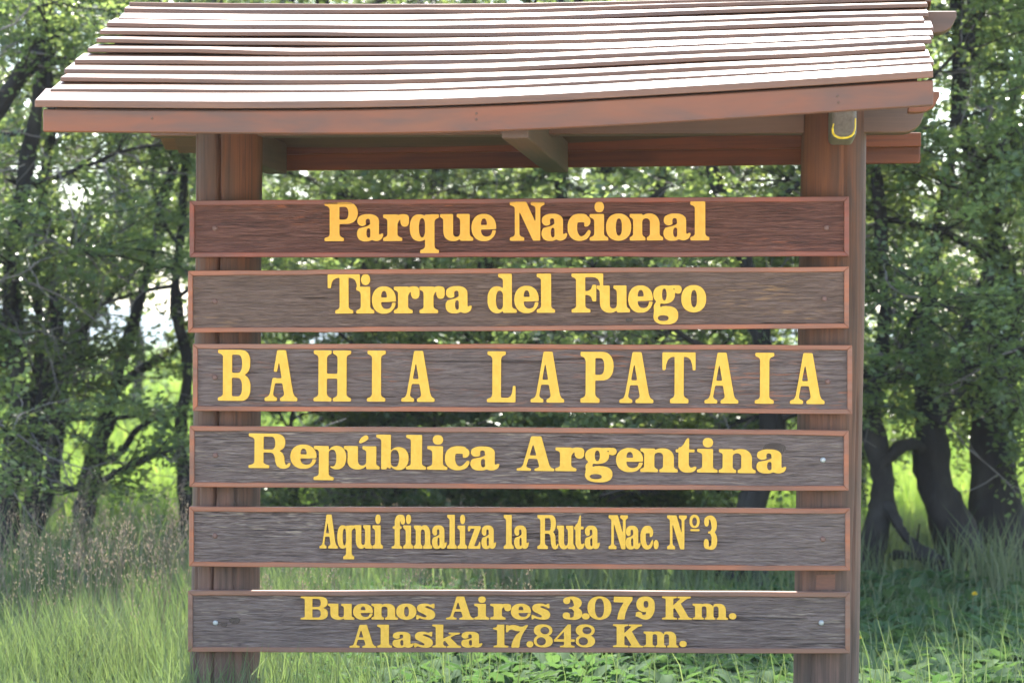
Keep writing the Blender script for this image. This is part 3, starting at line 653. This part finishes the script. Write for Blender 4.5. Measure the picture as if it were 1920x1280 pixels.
def tie(px, v0, v1, py, wd, mat=M['tie'], rounded=False):
    u, z = loc(px, py, v0); h = .13; rows = []
    for k, f in enumerate(np.linspace(0, 1, 10)):
        v = v0+(v1-v0)*f; hh = h
        rows.append([(u-wd/2, v, z), (u+wd/2, v, z), (u+wd/2, v, z+hh), (u-wd/2, v, z+hh)])
    return bevel(prism('tie_beam', rows, mat, root), .018 if rounded else .004, 4 if rounded else 1)
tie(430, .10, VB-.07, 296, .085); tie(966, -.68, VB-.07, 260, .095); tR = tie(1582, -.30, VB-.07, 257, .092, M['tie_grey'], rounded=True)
# yellow strap hanging round the end of the right tie
pts = [(1563, 232), (1561, 243), (1564, 253), (1574, 258.5), (1588, 258), (1598, 253), (1603, 242), (1604, 222)]
P = [Vector((loc(a, b_, -.335)[0], -.335+.004*math.sin(k), loc(a, b_, -.335)[1])) for k, (a, b_) in enumerate(_cr([(p[0], p[1]) for p in pts], 5))]
rows = []
for k, p in enumerate(P):
    t = (P[min(k+1, len(P)-1)]-P[max(k-1, 0)]).normalized(); nn = Vector((0, 1, 0)); bb = t.cross(nn); r = .0048 if 3 < k < len(P)-8 else .003
    rows.append([tuple(p+nn*r*1.6*math.cos(a)+bb*r*math.sin(a)) for a in np.linspace(0, 2*math.pi, 8, endpoint=False)])
prism('strap', rows, M['strap'], root, True)
for o in list(bpy.data.objects):
    if '_c' in o: del o['_c']
# ------------------------------------------------------------------ vegetation builders
def tubes(paths, sides=7):
    """paths: list of (points (n,3), radii (n,)) -> verts, quads"""
    VV, FF, off = [], [], 0
    ang = np.linspace(0, 2*np.pi, sides, endpoint=False); ca, sa = np.cos(ang), np.sin(ang)
    for P, r in paths:
        P = np.asarray(P, float); n = len(P); T = np.gradient(P, axis=0); T /= np.linalg.norm(T, axis=1)[:, None]+1e-9
        ref = np.where(np.abs(T[:, 2:3]) > .9, np.array([[1., 0, 0]]), np.array([[0, 0, 1.]])); A = np.cross(T, ref); A /= np.linalg.norm(A, axis=1)[:, None]+1e-9
        for k in range(1, n):
            if A[k] @ A[k-1] < 0: A[k] = -A[k]
        B = np.cross(T, A); r = np.asarray(r)[:, None, None]
        VV.append((P[:, None]+r*(A[:, None]*ca[None, :, None]+B[:, None]*sa[None, :, None])).reshape(-1, 3))
        i = off+np.arange(n-1)[:, None]*sides+np.arange(sides)[None]; j = off+np.arange(n-1)[:, None]*sides+(np.arange(sides)[None]+1) % sides
        FF.append(np.stack([i, j, j+sides, i+sides], -1).reshape(-1, 4)); off += n*sides
    return np.concatenate(VV), np.concatenate(FF)
def leaf_quads(P, D, N, L, W):
    """folded diamond leaves: base, side, tip, side"""
    S = np.cross(D, N); S /= np.linalg.norm(S, axis=1)[:, None]+1e-9; L = L[:, None]; W = W[:, None]
    q = np.stack([P, P+D*L*.45+S*W*.5+N*W*.12, P+D*L, P+D*L*.45-S*W*.5+N*W*.12], 1).reshape(-1, 3)
    i = np.arange(len(P))[:, None]*4
    return q, np.concatenate([i+np.array([[0, 1, 2]]), i+np.array([[0, 2, 3]])])
def unit(v): return v/(np.linalg.norm(v, axis=-1, keepdims=True)+1e-9)
def spray_leaves(starts, dirs, lens, rg, leaf, per):
    """flat leafy twigs: alternate leaves along each"""
    n = len(starts); t = (np.arange(per)+.5)/per; side = np.where(np.arange(per) % 2 == 0, 1., -1.)
    dirs = unit(dirs); upv = unit(np.array([0, 0, 1.])+rg.normal(0, .28, (n, 3))); lat = unit(np.cross(dirs, upv)); nrm = np.cross(lat, dirs)
    P = starts[:, None]+dirs[:, None]*(lens[:, None, None]*t[None, :, None])+rg.normal(0, .012, (n, per, 3))
    P[:, :, 2] -= (lens[:, None]*t[None])**2*.25
    D = unit(dirs[:, None]*.65+lat[:, None]*side[None, :, None]+rg.normal(0, .30, (n, per, 3))); N = unit(nrm[:, None]+rg.normal(0, .42, (n, per, 3)))
    L = leaf*rg.uniform(.65, 1.25, (n, per)); return P.reshape(-1, 3), D.reshape(-1, 3), N.reshape(-1, 3), L.ravel(), (L*rg.uniform(.55, .75, (n, per))).ravel()
def wander(p0, d0, length, n, rg, up=0., wig=.22):
    p = np.array(p0, float); d = unit(np.array(d0, float)); out = [p.copy()]
    for _ in range(n):
        d = unit(d+rg.normal(0, wig, 3)+np.array([0, 0, up])); p = p+d*length/n; out.append(p.copy())
    return np.array(out)
def make_tree(name, label, dist, path, height, seed, spread=1.6, limbs=16, low=.28, leaf=.047, per=14, dens=1., leafmat='leaf', extra=(), dead=60, barkm='bark', group='beech trees in the row behind the sign', lean=0., zmin=.55, zdense=4.4):
    rg = np.random.default_rng(seed)
    pts = [world_at(a, b, dist) for a, b, _ in path]; rad = [r_/FPX*dist for *_, r_ in path]
    pts[0].z = float(ground_h(pts[0].x, pts[0].y))-.08; base = Vector((pts[0].x, pts[0].y, float(ground_h(pts[0].x, pts[0].y))))
    P = _cr([tuple(p)+(r_,) for p, r_ in zip(pts, rad)], 6); P[:, 1] += np.cumsum(rg.normal(0, .012, len(P))); P[0, 3] *= 1.35; P[1, 3] *= 1.2
    top = P[-1, :3]; rest = height-top[2]
    if rest > .3:
        ext = wander(top, unit(P[-1, :3]-P[-4, :3])+np.array([lean, .05, .9]), rest, 9, rg, .12, .16); rr = np.linspace(P[-1, 3], .02, 10)
        P = np.vstack([P, np.column_stack([ext, rr])[1:]])
    tr, lim, sprS, sprD, sprL = [(P[:, :3], P[:, 3])], [], [], [], []
    allz = P[:, 2]; branches = []
    for ex in extra:
        q = _cr([tuple(world_at(a, b, dist+dd))+(r_/FPX*dist,) for a, b, r_, dd in ex], 6); tr.append((q[:, :3], q[:, 3]))
        if q[-1, 2] > 1.2: branches.append(q)
    for k in range(limbs):
        f = low+(1-low)*((k+rg.uniform(0, .9))/limbs)**1.35; zt = base.z+f*(height-base.z)*.97; i = int(np.clip(np.searchsorted(allz, zt), 1, len(P)-1)); p = P[i, :3]; az = k*2.4+rg.normal(0, .5)
        el = R_(rg.uniform(-12, 30)+28*f); ln = spread*(1.12-.55*f)*rg.uniform(.65, 1.2); d = np.array([math.cos(az)*math.cos(el), math.sin(az)*math.cos(el), math.sin(el)])
        q = wander(p, d, ln, 8, rg, -.02, .20); r0 = min(.30*P[i, 3]+.008, .05); lim.append((q, np.linspace(r0, .005, 9))); branches.append(np.column_stack([q, np.linspace(r0, .005, 9)]))
    for q in branches:
        zc = q[len(q)//2, 2]; nsec = int((17 if zc < zdense else 1.3)*dens)
        for _ in range(nsec):
            t = rg.uniform(.25, 1); i = int(t*(len(q)-1)); d = q[min(i+1, len(q)-1), :3]-q[max(i-1, 0), :3]; d = unit(unit(d)+rg.normal(0, .75, 3)*np.array([1, 1, .45]))
            ln = rg.uniform(.35, .85)*min(1.2, spread/1.5); sq = wander(q[i, :3], d, ln, 5, rg, -.015, .22); lim.append((sq, np.linspace(.007, .0025, 6)))
            m = 10; tt = rg.uniform(.15, 1, m); base_i = np.clip((tt*5).astype(int), 0, 4); fr = (tt*5-base_i)[:, None]; S0 = sq[base_i]*(1-fr)+sq[base_i+1]*fr
            dd = unit(unit(sq[base_i+1]-sq[base_i])+rg.normal(0, .7, (m, 3))*np.array([1, 1, .35])); ok = S0[:, 2] > zmin
            sprS.append(S0[ok]); sprD.append(dd[ok]); sprL.append(rg.uniform(.16, .42, m)[ok])
    t = empty(name, base); tag(t, label, 'tree', group); off = np.array(base)
    V, F = tubes(tr, 14); V += (.022*np.sin(V[:, :1]*31+V[:, 2:]*9)*np.sin(V[:, 1:2]*27-V[:, 2:]*13+seed)*np.minimum(1, rad[0]/.1))*rg.uniform(.6, 1.2, V.shape)+rg.normal(0, .005, V.shape); link('trunk', np_mesh('trunk', V-off, [F], True), M[barkm], t)
    V, F = tubes(lim, 5); link('branches', np_mesh('branches', V-off, [F], True), M[barkm], t)['kind'] = 'stuff'
    if dead:
        dp = []
        for _ in range(dead):
            q = branches[rg.integers(len(branches))]; i = rg.integers(1, len(q)); d = unit(rg.normal(0, 1, 3)*np.array([1, .8, .55])); ln = rg.uniform(.3, .95); a = wander(q[i, :3], d, ln, 6, rg, 0, .25); dp.append((a, np.linspace(.0085, .0024, 7)))
            for __ in range(3): i2 = rg.integers(2, 6); dp.append((wander(a[i2], unit(rg.normal(0, 1, 3)), ln*.45, 4, rg, 0, .25), np.linspace(.004, .0018, 5)))
        dp = [(a, r_) for a, r_ in dp if a[:, 2].min() > .1]
        V, F = tubes(dp, 4); link('bare_twigs', np_mesh('bare_twigs', V-off, [F], True), M['twig'], t)['kind'] = 'stuff'
    S0, DD, LL = np.concatenate(sprS), np.concatenate(sprD), np.concatenate(sprL)
    q, F = leaf_quads(*spray_leaves(S0, DD, LL, rg, leaf, per)); link('crown', np_mesh('crown', q-off, [F]), M[leafmat], t)
    return t
T = make_tree
# left thicket
T('beech_tree', 'dark leafy tree with two stems at the outer edge of the left thicket', 15.6, [(12,1085,24),(14,930,21),(34,720,17),(20,500,15),(70,200,12),(90,60,10)], 7.6, 1, 1.9, 22, .07, extra=([(20,940,12,0),(60,800,11,.1),(75,640,10,.2),(60,400,9,.3)], [(-30,240,17,-.4),(40,140,16,-.4),(95,62,14,-.4),(160,10,10,-.4)]), dead=170)
T('beech_tree', 'slim dark tree crowded with bare grey twigs in the left thicket', 16.3, [(62,1075,18),(58,930,15),(82,760,13),(105,600,12),(80,350,9)], 7.2, 2, 1.7, 20, .12, dens=.75, zmin=1.0, extra=([(70,1000,12,.2),(105,860,11,.3),(125,700,9,.4),(180,560,7,.5)],), dead=230)
T('beech_tree', 'curved slender tree leaning over bright grass beside the left thicket', 17.0, [(150,1045,21),(160,960,19),(175,875,18),(203,785,15),(222,700,11),(262,560,9),(300,400,8)], 7.4, 3, 1.7, 17, .26, dens=.75, zmin=1.25, dead=50, extra=([(178,870,9,0),(225,850,7,.1),(262,800,5,.2),(330,770,3,.3)], [(215,740,8,0),(250,700,7,.1),(330,650,6,.1),(420,560,5,.2)]))
T('beech_tree', 'thin dark tree partly hidden behind the cracked left post', 16.8, [(352,1015,12),(347,900,13),(338,800,12),(352,690,11),(330,560,9),(345,400,8)], 7.4, 4, 1.6, 18, .24, dens=.8, zmin=1.25, dead=60)
# behind the boards
T('beech_tree', 'dark trunked tree seen through the gap over the word República', 18.2, [(632,1010,32),(640,900,30),(655,790,27),(690,600,18),(640,345,12)], 7.8, 5, 1.9, 19, .10, dead=60)
T('beech_tree', 'stout dark tree standing behind the middle of the boards', 18.8, [(760,1005,38),(748,900,34),(735,790,28),(770,500,16)], 8.0, 6, 1.9, 19, .07, dead=60)
T('beech_tree', 'straight dark tree behind the word Argentina', 18.6, [(930,1005,28),(905,900,26),(880,780,22),(910,500,14),(1000,330,10)], 7.8, 7, 1.9, 19, .06, dead=70)
T('beech_tree', 'forked grey tree under the middle tie beam', 18.0, [(1150,1005,20),(1135,800,18),(1060,420,14),(1050,330,12)], 7.8, 8, 1.9, 19, .08, dead=90, extra=([(1085,470,9,0),(1120,380,8,.1),(1135,330,8,.2),(1150,200,6,.3)],))
T('beech_tree', 'leaning dark tree with a low root beside the right post', 14.9, [(1430,1115,40),(1412,1075,35),(1392,1010,31),(1415,930,27),(1450,790,22),(1400,500,14),(1330,300,9)], 7.6, 9, 1.7, 19, .12, dead=80, extra=([(1440,1108,14,-.1),(1395,1098,11,-.15),(1368,1078,9,-.2),(1340,1072,5,-.2)],))
T('beech_tree', 'thin tree between the middle boards and the leaning tree', 18.4, [(1270,1005,18),(1260,800,16),(1220,500,12),(1240,340,9)], 7.6, 10, 1.9, 19, .06, dead=80)
# right group
T('beech_tree', 'twisted tree right behind the right post with a drooping low limb', 15.0, [(1632,1095,30),(1640,1010,26),(1657,935,22),(1650,860,20),(1636,760,16),(1660,600,12),(1650,420,10)], 7.6, 12, 1.6, 20, .15, dead=110, extra=([(1655,930,12,0),(1678,975,11,-.1),(1700,1010,11,-.15),(1745,1045,11,-.2),(1790,1098,12,-.25)], [(1645,880,12,0),(1690,835,11,0),(1730,840,8,.1)]))
T('beech_tree', 'thick black trunk that bends and forks at the edge of bright grass', 15.2, [(1825,1090,52),(1795,1010,42),(1757,905,33),(1746,830,31),(1750,765,26),(1728,650,18),(1755,500,12),(1790,300,9)], 7.8, 13, 1.6, 20, .13, dead=80, extra=([(1755,790,20,0),(1780,752,17,0),(1800,715,15,.1),(1815,600,12,.2),(1880,450,8,.3)],))
T('beech_tree', 'massive black trunk standing upright beside the bent one', 15.5, [(1885,1088,66),(1870,1000,52),(1862,860,41),(1866,750,38),(1885,640,30),(1860,420,20),(1800,240,13)], 8.0, 14, 1.7, 21, .12, dead=90, extra=([(1880,700,16,0),(1905,560,14,-.1),(1880,470,10,-.2),(1870,380,8,-.2)],))
T('beech_tree', 'leafy tree at the outer edge past the massive black trunk', 16.4, [(2010,1070,30),(2000,850,25),(1985,600,18),(1960,350,12)], 7.8, 15, 1.8, 20, .14, dead=70)
T('beech_tree', 'leafy tree standing further along the wood past the left thicket', 16.2, [(-230,1080,26),(-225,900,22),(-200,600,16),(-215,350,11)], 7.8, 16, 1.9, 18, .16, dens=.6, dead=40)
T('beech_tree', 'last leafy tree of the wood beyond the left thicket', 17.0, [(-520,1060,26),(-515,900,22),(-500,600,16),(-525,350,11)], 7.8, 17, 2.0, 18, .16, dens=.6, dead=40)
T('beech_tree', 'last leafy tree of the wood beyond the massive black trunk', 16.6, [(2300,1070,28),(2290,850,24),(2300,600,17),(2280,350,12)], 7.8, 18, 2.0, 18, .16, dens=.6, dead=40)
# second row of the wood, filling in between
lab2 = ['leafy tree in the second row behind the left thicket', 'leafy second row tree behind the cracked post', 'leafy second row tree behind the word Parque', 'leafy second row tree behind the word Nacional', 'leafy second row tree behind the word Fuego', 'leafy second row tree behind the twisted tree', 'leafy second row tree behind the massive trunk']
for k, (px, d, lw, sp) in enumerate([(90,21,.36,2.0),(430,22,.24,2.0),(700,21,.12,2.2),(1000,22,.10,2.2),(1290,21,.12,2.2),(1600,21.5,.17,2.1),(1860,21,.27,2.1)]):
    pb = 640+1.45/d*FPX
    T('beech_tree', lab2[k], d, [(px,pb,17),(px+14,800,15),(px-10,600,12),(px+12,400,10)], 8.2, 60+k, sp, 20, lw, leaf=.060, per=12, dens=.55, leafmat='leaf_light', dead=30, group='beech trees in the second row', zmin=(2.0 if px < 500 else .8), zdense=4.7)
# young growth between the trunks
for k, (px, d, h, lb) in enumerate([(548,17.2,1.5,'leafy sapling beside the cracked left post'), (985,17.6,1.6,'leafy sapling behind the middle of the fifth board'), (1100,17.0,1.7,'leafy sapling behind the word Ruta'), (1215,17.4,1.5,'leafy sapling left of the leaning dark tree'), (1330,17.8,1.6,'leafy sapling close to the leaning dark tree'), (820,17.5,1.3,'leafy sapling at the foot of the stout dark tree')]):
    T('sapling', lb, d, [(px,640+1.45/d*FPX,5),(px+6,900,4),(px-5,800,3),(px+8,740,2.5)], h, 90+k, .75, 12, .08, leaf=.05, per=12, dens=.55, leafmat='leaf', dead=8, group='saplings between the trunks', zmin=.12)
# trees on the sunny meadow behind
lab = ['round sunlit tree out on the bright meadow at the left', 'sunlit meadow tree behind the curved slender tree', 'sunlit meadow tree behind the left post', 'pale green meadow tree behind the roof middle', 'meadow tree behind the stout dark tree',
       'meadow tree behind the right post', 'sunlit meadow tree behind the black trunks', 'sunlit tree far out past the massive black trunk']
for k, (px, d, h, sp) in enumerate([(-20,40,9.5,3.4),(255,46,9.8,3.6),(520,42,9.6,3.5),(800,45,10.2,3.6),(1090,41,10,3.5),(1390,46,10.4,3.6),(1690,42,10,3.5),(1930,45,10.4,3.6)]):
    pb = 640+1.1/d*FPX
    T('meadow_tree', lab[k], d, [(px,pb,11),(px+8,660,10),(px-6,540,9),(px+10,380,8)], h, 40+k, sp, 26, .26, leaf=.105, per=12, dens=1.0, leafmat='leaf_light', dead=0, barkm='bark_far', group='trees on the meadow', zmin=2.6, zdense=9)
# fallen branch on the grass
a = [tuple(world_at(*p)) for p in ((1674,1082,15.0),(1700,1090,14.9),(1730,1096,14.8),(1765,1104,14.6))]
q = _cr(a, 5); q[:, 2] = [float(ground_h(p[0], p[1]))+.10+.0*i for i, p in enumerate(q)]
fb = empty('fallen_branch', (q[0][0], q[0][1], float(ground_h(q[0][0], q[0][1])))); tag(fb, 'dead dark branch lying in the grass under the drooping limb', 'branch')
q2 = wander(q[8], (.1, -.1, .8), .22, 5, np.random.default_rng(4), .05, .2)
q[0, 2] -= .02; V, F = tubes([(q, np.linspace(.03, .02, len(q)))], 8); link('stem', np_mesh('stem', V-np.array(fb.location), [F], True), M['bark'], fb)
V, F = tubes([(q2, np.linspace(.012, .005, 6)), (np.array([q[-1], q[-1]+[.02, .02, -.2]]), [.018, .012])], 6); link('side_shoot', np_mesh('side_shoot', V-np.array(fb.location), [F], True), M['bark'], fb)
# ------------------------------------------------------------------ grass, weeds, seed heads
def blades(n, y0, y1, hmin, hmax, wd, rg, xfun=None, ymode=1.0, keep=None):
    y = y0+(y1-y0)*rg.uniform(0, 1, n)**ymode; half = y*.27+.5; x = rg.uniform(-1, 1, n)*half
    if keep is not None: k = keep(x, y, rg); x, y = x[k], y[k]; n = len(x)
    cl = .65+.7*(.5+.5*np.sin(x*1.9+y*1.1)*np.sin(y*2.3-x*.8)); h = rg.uniform(hmin, hmax, n)*cl; az = rg.uniform(0, 2*np.pi, n); ln = rg.uniform(.08, .55, n)*h
    B = np.column_stack([x, y, ground_h(x, y)-.02]); d = np.column_stack([np.cos(az), np.sin(az), np.zeros(n)]); s_ = np.column_stack([-np.sin(az+.6), np.cos(az+.6), np.zeros(n)])*(wd*rg.uniform(.6, 1.3, n))[:, None]
    up = np.array([0, 0, 1.]); M1 = B+d*(ln*.3)[:, None]+up*(h*.55)[:, None]; Tp = B+d*ln[:, None]+up*h[:, None]
    V = np.stack([B-s_, B+s_, M1+s_*.75, M1-s_*.75, Tp], 1).reshape(-1, 3); i = np.arange(n)[:, None]*5
    return V, i+np.array([[0, 1, 2, 3]]), i+np.array([[3, 2, 4]])
rg = np.random.default_rng(77)
def stuffm(name, label, parts, mat):
    off = 0; VV, Q, Tt = [], [], []
    for V, a, b in parts: VV.append(V); Q.append(a+off); Tt.append(b+off); off += len(V)
    o = link(name, np_mesh(name, np.concatenate(VV), [np.concatenate(Q), np.concatenate(Tt)]), M[mat]); tag(o, label, 'grass', kind='stuff'); return o
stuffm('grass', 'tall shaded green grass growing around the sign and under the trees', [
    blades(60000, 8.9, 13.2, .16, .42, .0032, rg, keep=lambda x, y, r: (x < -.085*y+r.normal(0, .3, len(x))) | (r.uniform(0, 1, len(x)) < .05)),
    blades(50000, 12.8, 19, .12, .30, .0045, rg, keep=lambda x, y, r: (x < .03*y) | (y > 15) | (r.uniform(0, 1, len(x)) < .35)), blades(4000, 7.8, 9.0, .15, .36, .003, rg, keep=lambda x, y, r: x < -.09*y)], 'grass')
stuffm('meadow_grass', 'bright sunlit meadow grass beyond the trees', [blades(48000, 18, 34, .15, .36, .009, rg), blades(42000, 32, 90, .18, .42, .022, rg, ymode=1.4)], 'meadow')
# long grass tufts by the dark trunks at the right and at the left post
def tuft(px, d, n, hmin, hmax, sp):
    x = (px-960)/FPX*d+rg.normal(0, sp, n); y = d+rg.normal(0, sp*.6, n); h = rg.uniform(hmin, hmax, n); az = rg.uniform(0, 6.3, n); ln = h*rg.uniform(.1, .5, n)
    B = np.column_stack([x, y, ground_h(x, y)-.02]); dd = np.column_stack([np.cos(az), np.sin(az), 0*x]); s_ = np.column_stack([np.ones(n), 0*x, 0*x])*.004; up = np.array([0, 0, 1.])
    M1 = B+dd*(ln*.3)[:, None]+up*(h*.6)[:, None]; Tp = B+dd*ln[:, None]+up*(h*.97)[:, None]; V = np.stack([B-s_, B+s_, M1+s_*.8, M1-s_*.8, Tp], 1).reshape(-1, 3); i = np.arange(n)[:, None]*5
    return V, i+np.array([[0, 1, 2, 3]]), i+np.array([[3, 2, 4]])
stuffm('long_grass', 'long arching grass tufts at the trunks and beside the left post', [tuft(1850, 13.9, 60, .35, .62, .12), tuft(1905, 13.7, 45, .35, .6, .10), tuft(335, 9.2, 60, .3, .55, .07), tuft(505, 9.35, 45, .3, .5, .06), tuft(60, 13.2, 150, .4, .8, .3), tuft(250, 13.6, 150, .4, .75, .3), tuft(760, 14, 160, .35, .6, .5), tuft(1150, 14, 160, .3, .55, .5)], 'grass')
def seed_heads(n):
    P, D, N, L, W, st = [], [], [], [], [], []
    for _ in range(n):
        px = rg.choice([rg.uniform(-20, 360), rg.uniform(-20, 360), rg.uniform(500, 1000)]); d = rg.uniform(10.6, 14.2); x = (px-960)/FPX*d; z0 = float(ground_h(x, d)); h = rg.uniform(.45, .80)*(1 if px < 400 else .75); ax = rg.normal(0, .10, 2)
        q = np.array([[x+ax[0]*t*t*h, d+ax[1]*t*t*h, z0+h*t] for t in np.linspace(0, 1, 6)]); st.append((q, np.linspace(.0016, .0008, 6)))
        for k in range(22):
            t = rg.uniform(.74, 1.02); c = np.array([x+ax[0]*t*t*h, d+ax[1]*t*t*h, z0+h*t]); rr = .045*(1.05-t)/.3+.004; az = rg.uniform(0, 6.3)
            P.append(c+np.array([math.cos(az)*rr, math.sin(az)*rr, 0])*rg.uniform(.2, 1)); D.append(unit(np.array([math.cos(az)*.5, math.sin(az)*.5, 1.]))); N.append(unit(rg.normal(0, 1, 3))); L.append(.014); W.append(.005)
    q, F = leaf_quads(np.array(P), np.array(D), np.array(N), np.array(L), np.array(W)); V2, F2 = tubes(st, 3)
    return np.concatenate([q, V2]), F, F2+len(q)
V, F3, F4 = seed_heads(330)
tag(link('seed_grass', np_mesh('seed_grass', V, [F3, F4]), M['seed']), 'thin grass stalks with purplish brown feathery seed heads', 'grass', kind='stuff')
def weeds(n):
    """rosettes of broad upright leaves: three segments, widest near the tip"""
    y = 8.6+5.6*rg.uniform(0, 1, n)**.9; x = rg.uniform(-.235, .235, n)*y*1.0; k = (x > -.095*y) | (rg.uniform(0, 1, n) < .12); x, y = x[k], y[k]; VV, QQ, TT, off = [], [], [], 0
    pr_ = np.array([[0, .10], [.35, .55], [.68, 1.0], [.90, .62]])
    for xx, yy in zip(x, y):
        z0 = float(ground_h(xx, yy)); m = rg.integers(5, 10)
        for _ in range(m):
            az = rg.uniform(0, 6.3); ln = rg.uniform(.10, .27); el = R_(rg.uniform(35, 80)); wd = ln*rg.uniform(.16, .30); d = np.array([math.cos(az), math.sin(az), 0]); sd = np.array([-math.sin(az), math.cos(az), 0]); p = np.array([xx, yy, z0-.01]); e = el; pts = []; prev = 0
            for t, wv in pr_:
                p = p+(d*math.cos(e)+np.array([0, 0, math.sin(e)]))*ln*(t-prev); e -= .30; prev = t; up = np.array([0, 0, .25*wd*wv]); pts += [p-sd*wd*wv*.5*rg.uniform(.7, 1.15)+up, p, p+sd*wd*wv*.5*rg.uniform(.7, 1.15)+up]
            p = p+(d*math.cos(e)+np.array([0, 0, math.sin(e)]))*ln*.1; pts.append(p); VV.append(np.array(pts))
            for r_ in range(3):
                i = off+3*r_; QQ += [(i, i+1, i+4, i+3), (i+1, i+2, i+5, i+4)]
            i = off+9; TT += [(i, i+1, i+3), (i+1, i+2, i+3)]; off += 13
    return np.concatenate(VV), np.array(QQ), np.array(TT)
V, Q, Tt = weeds(6200)
tag(link('broadleaf_weeds', np_mesh('broadleaf_weeds', V, [Q, Tt], True), M['weed']), 'low broad leaved weeds covering the ground under the right post', 'weeds', kind='stuff')
# dandelions
s = NT('yellow_petal'); M['petal'] = s.fin((.80, .55, .02), .6)
s = NT('green_stem'); M['stem'] = s.fin((.09, .16, .04), .6)
for k, (px, py, d, lb) in enumerate([(1828,1114,13.0,'yellow dandelion among long grass under the massive black trunk'), (1006,1228,11.0,'yellow dandelion just below the lowest board'), (1610,1196,11.5,'yellow dandelion beside the foot of the right post')]):
    p = world_at(px, py, d); z0 = float(ground_h(p.x, p.y)); p.z = max(p.z, z0+.08); t = empty('dandelion', (p.x, p.y, z0)); tag(t, lb, 'flower', 'dandelions in the grass'); hh = p.z-z0
    V, F = tubes([(np.array([[0, 0, -.02], [.01, 0, hh*.5], [0, 0, hh]]), [.003, .0025, .0025])], 6); link('stem', np_mesh('stem', V, [F], True), M['stem'], t)
    n = 40; az = rg.uniform(0, 6.3, n); el = rg.uniform(.2, 1.4, n); D = np.column_stack([np.cos(az)*np.cos(el), np.sin(az)*np.cos(el), np.sin(el)]); N = unit(np.cross(D, rg.normal(0, 1, (n, 3))))
    q, F = leaf_quads(np.tile([0, 0, hh-.002], (n, 1)), D, N, np.full(n, .02), np.full(n, .007)); link('flower_head', np_mesh('flower_head', q, [F]), M['petal'], t)

# ------------------------------------------------------------------ thin haze box added to imitate lens veil
hz = bpy.data.materials.new('veil_haze'); hz.use_nodes = True; ht = hz.node_tree; ht.nodes.clear()
ho = ht.nodes.new('ShaderNodeOutputMaterial'); hv = ht.nodes.new('ShaderNodeVolumePrincipled'); hv.inputs['Color'].default_value = (.95, .96, 1, 1); hv.inputs['Density'].default_value = .0005; hv.inputs['Anisotropy'].default_value = .0
ht.links.new(hv.outputs[0], ho.inputs['Volume'])
X, Yn, Yf, Zb, Zt = 2900, -32, 3100, -3.5, 19
V = [(x, y, z) for x in (-X, X) for y in (Yn, Yf) for z in (Zb, Zt)]
me = mesh('veil_haze', V, [(0, 1, 3, 2), (4, 6, 7, 5), (0, 4, 5, 1), (2, 3, 7, 6), (0, 2, 6, 4), (1, 5, 7, 3)])
tag(link('veil_haze', me, hz), kind='stuff')
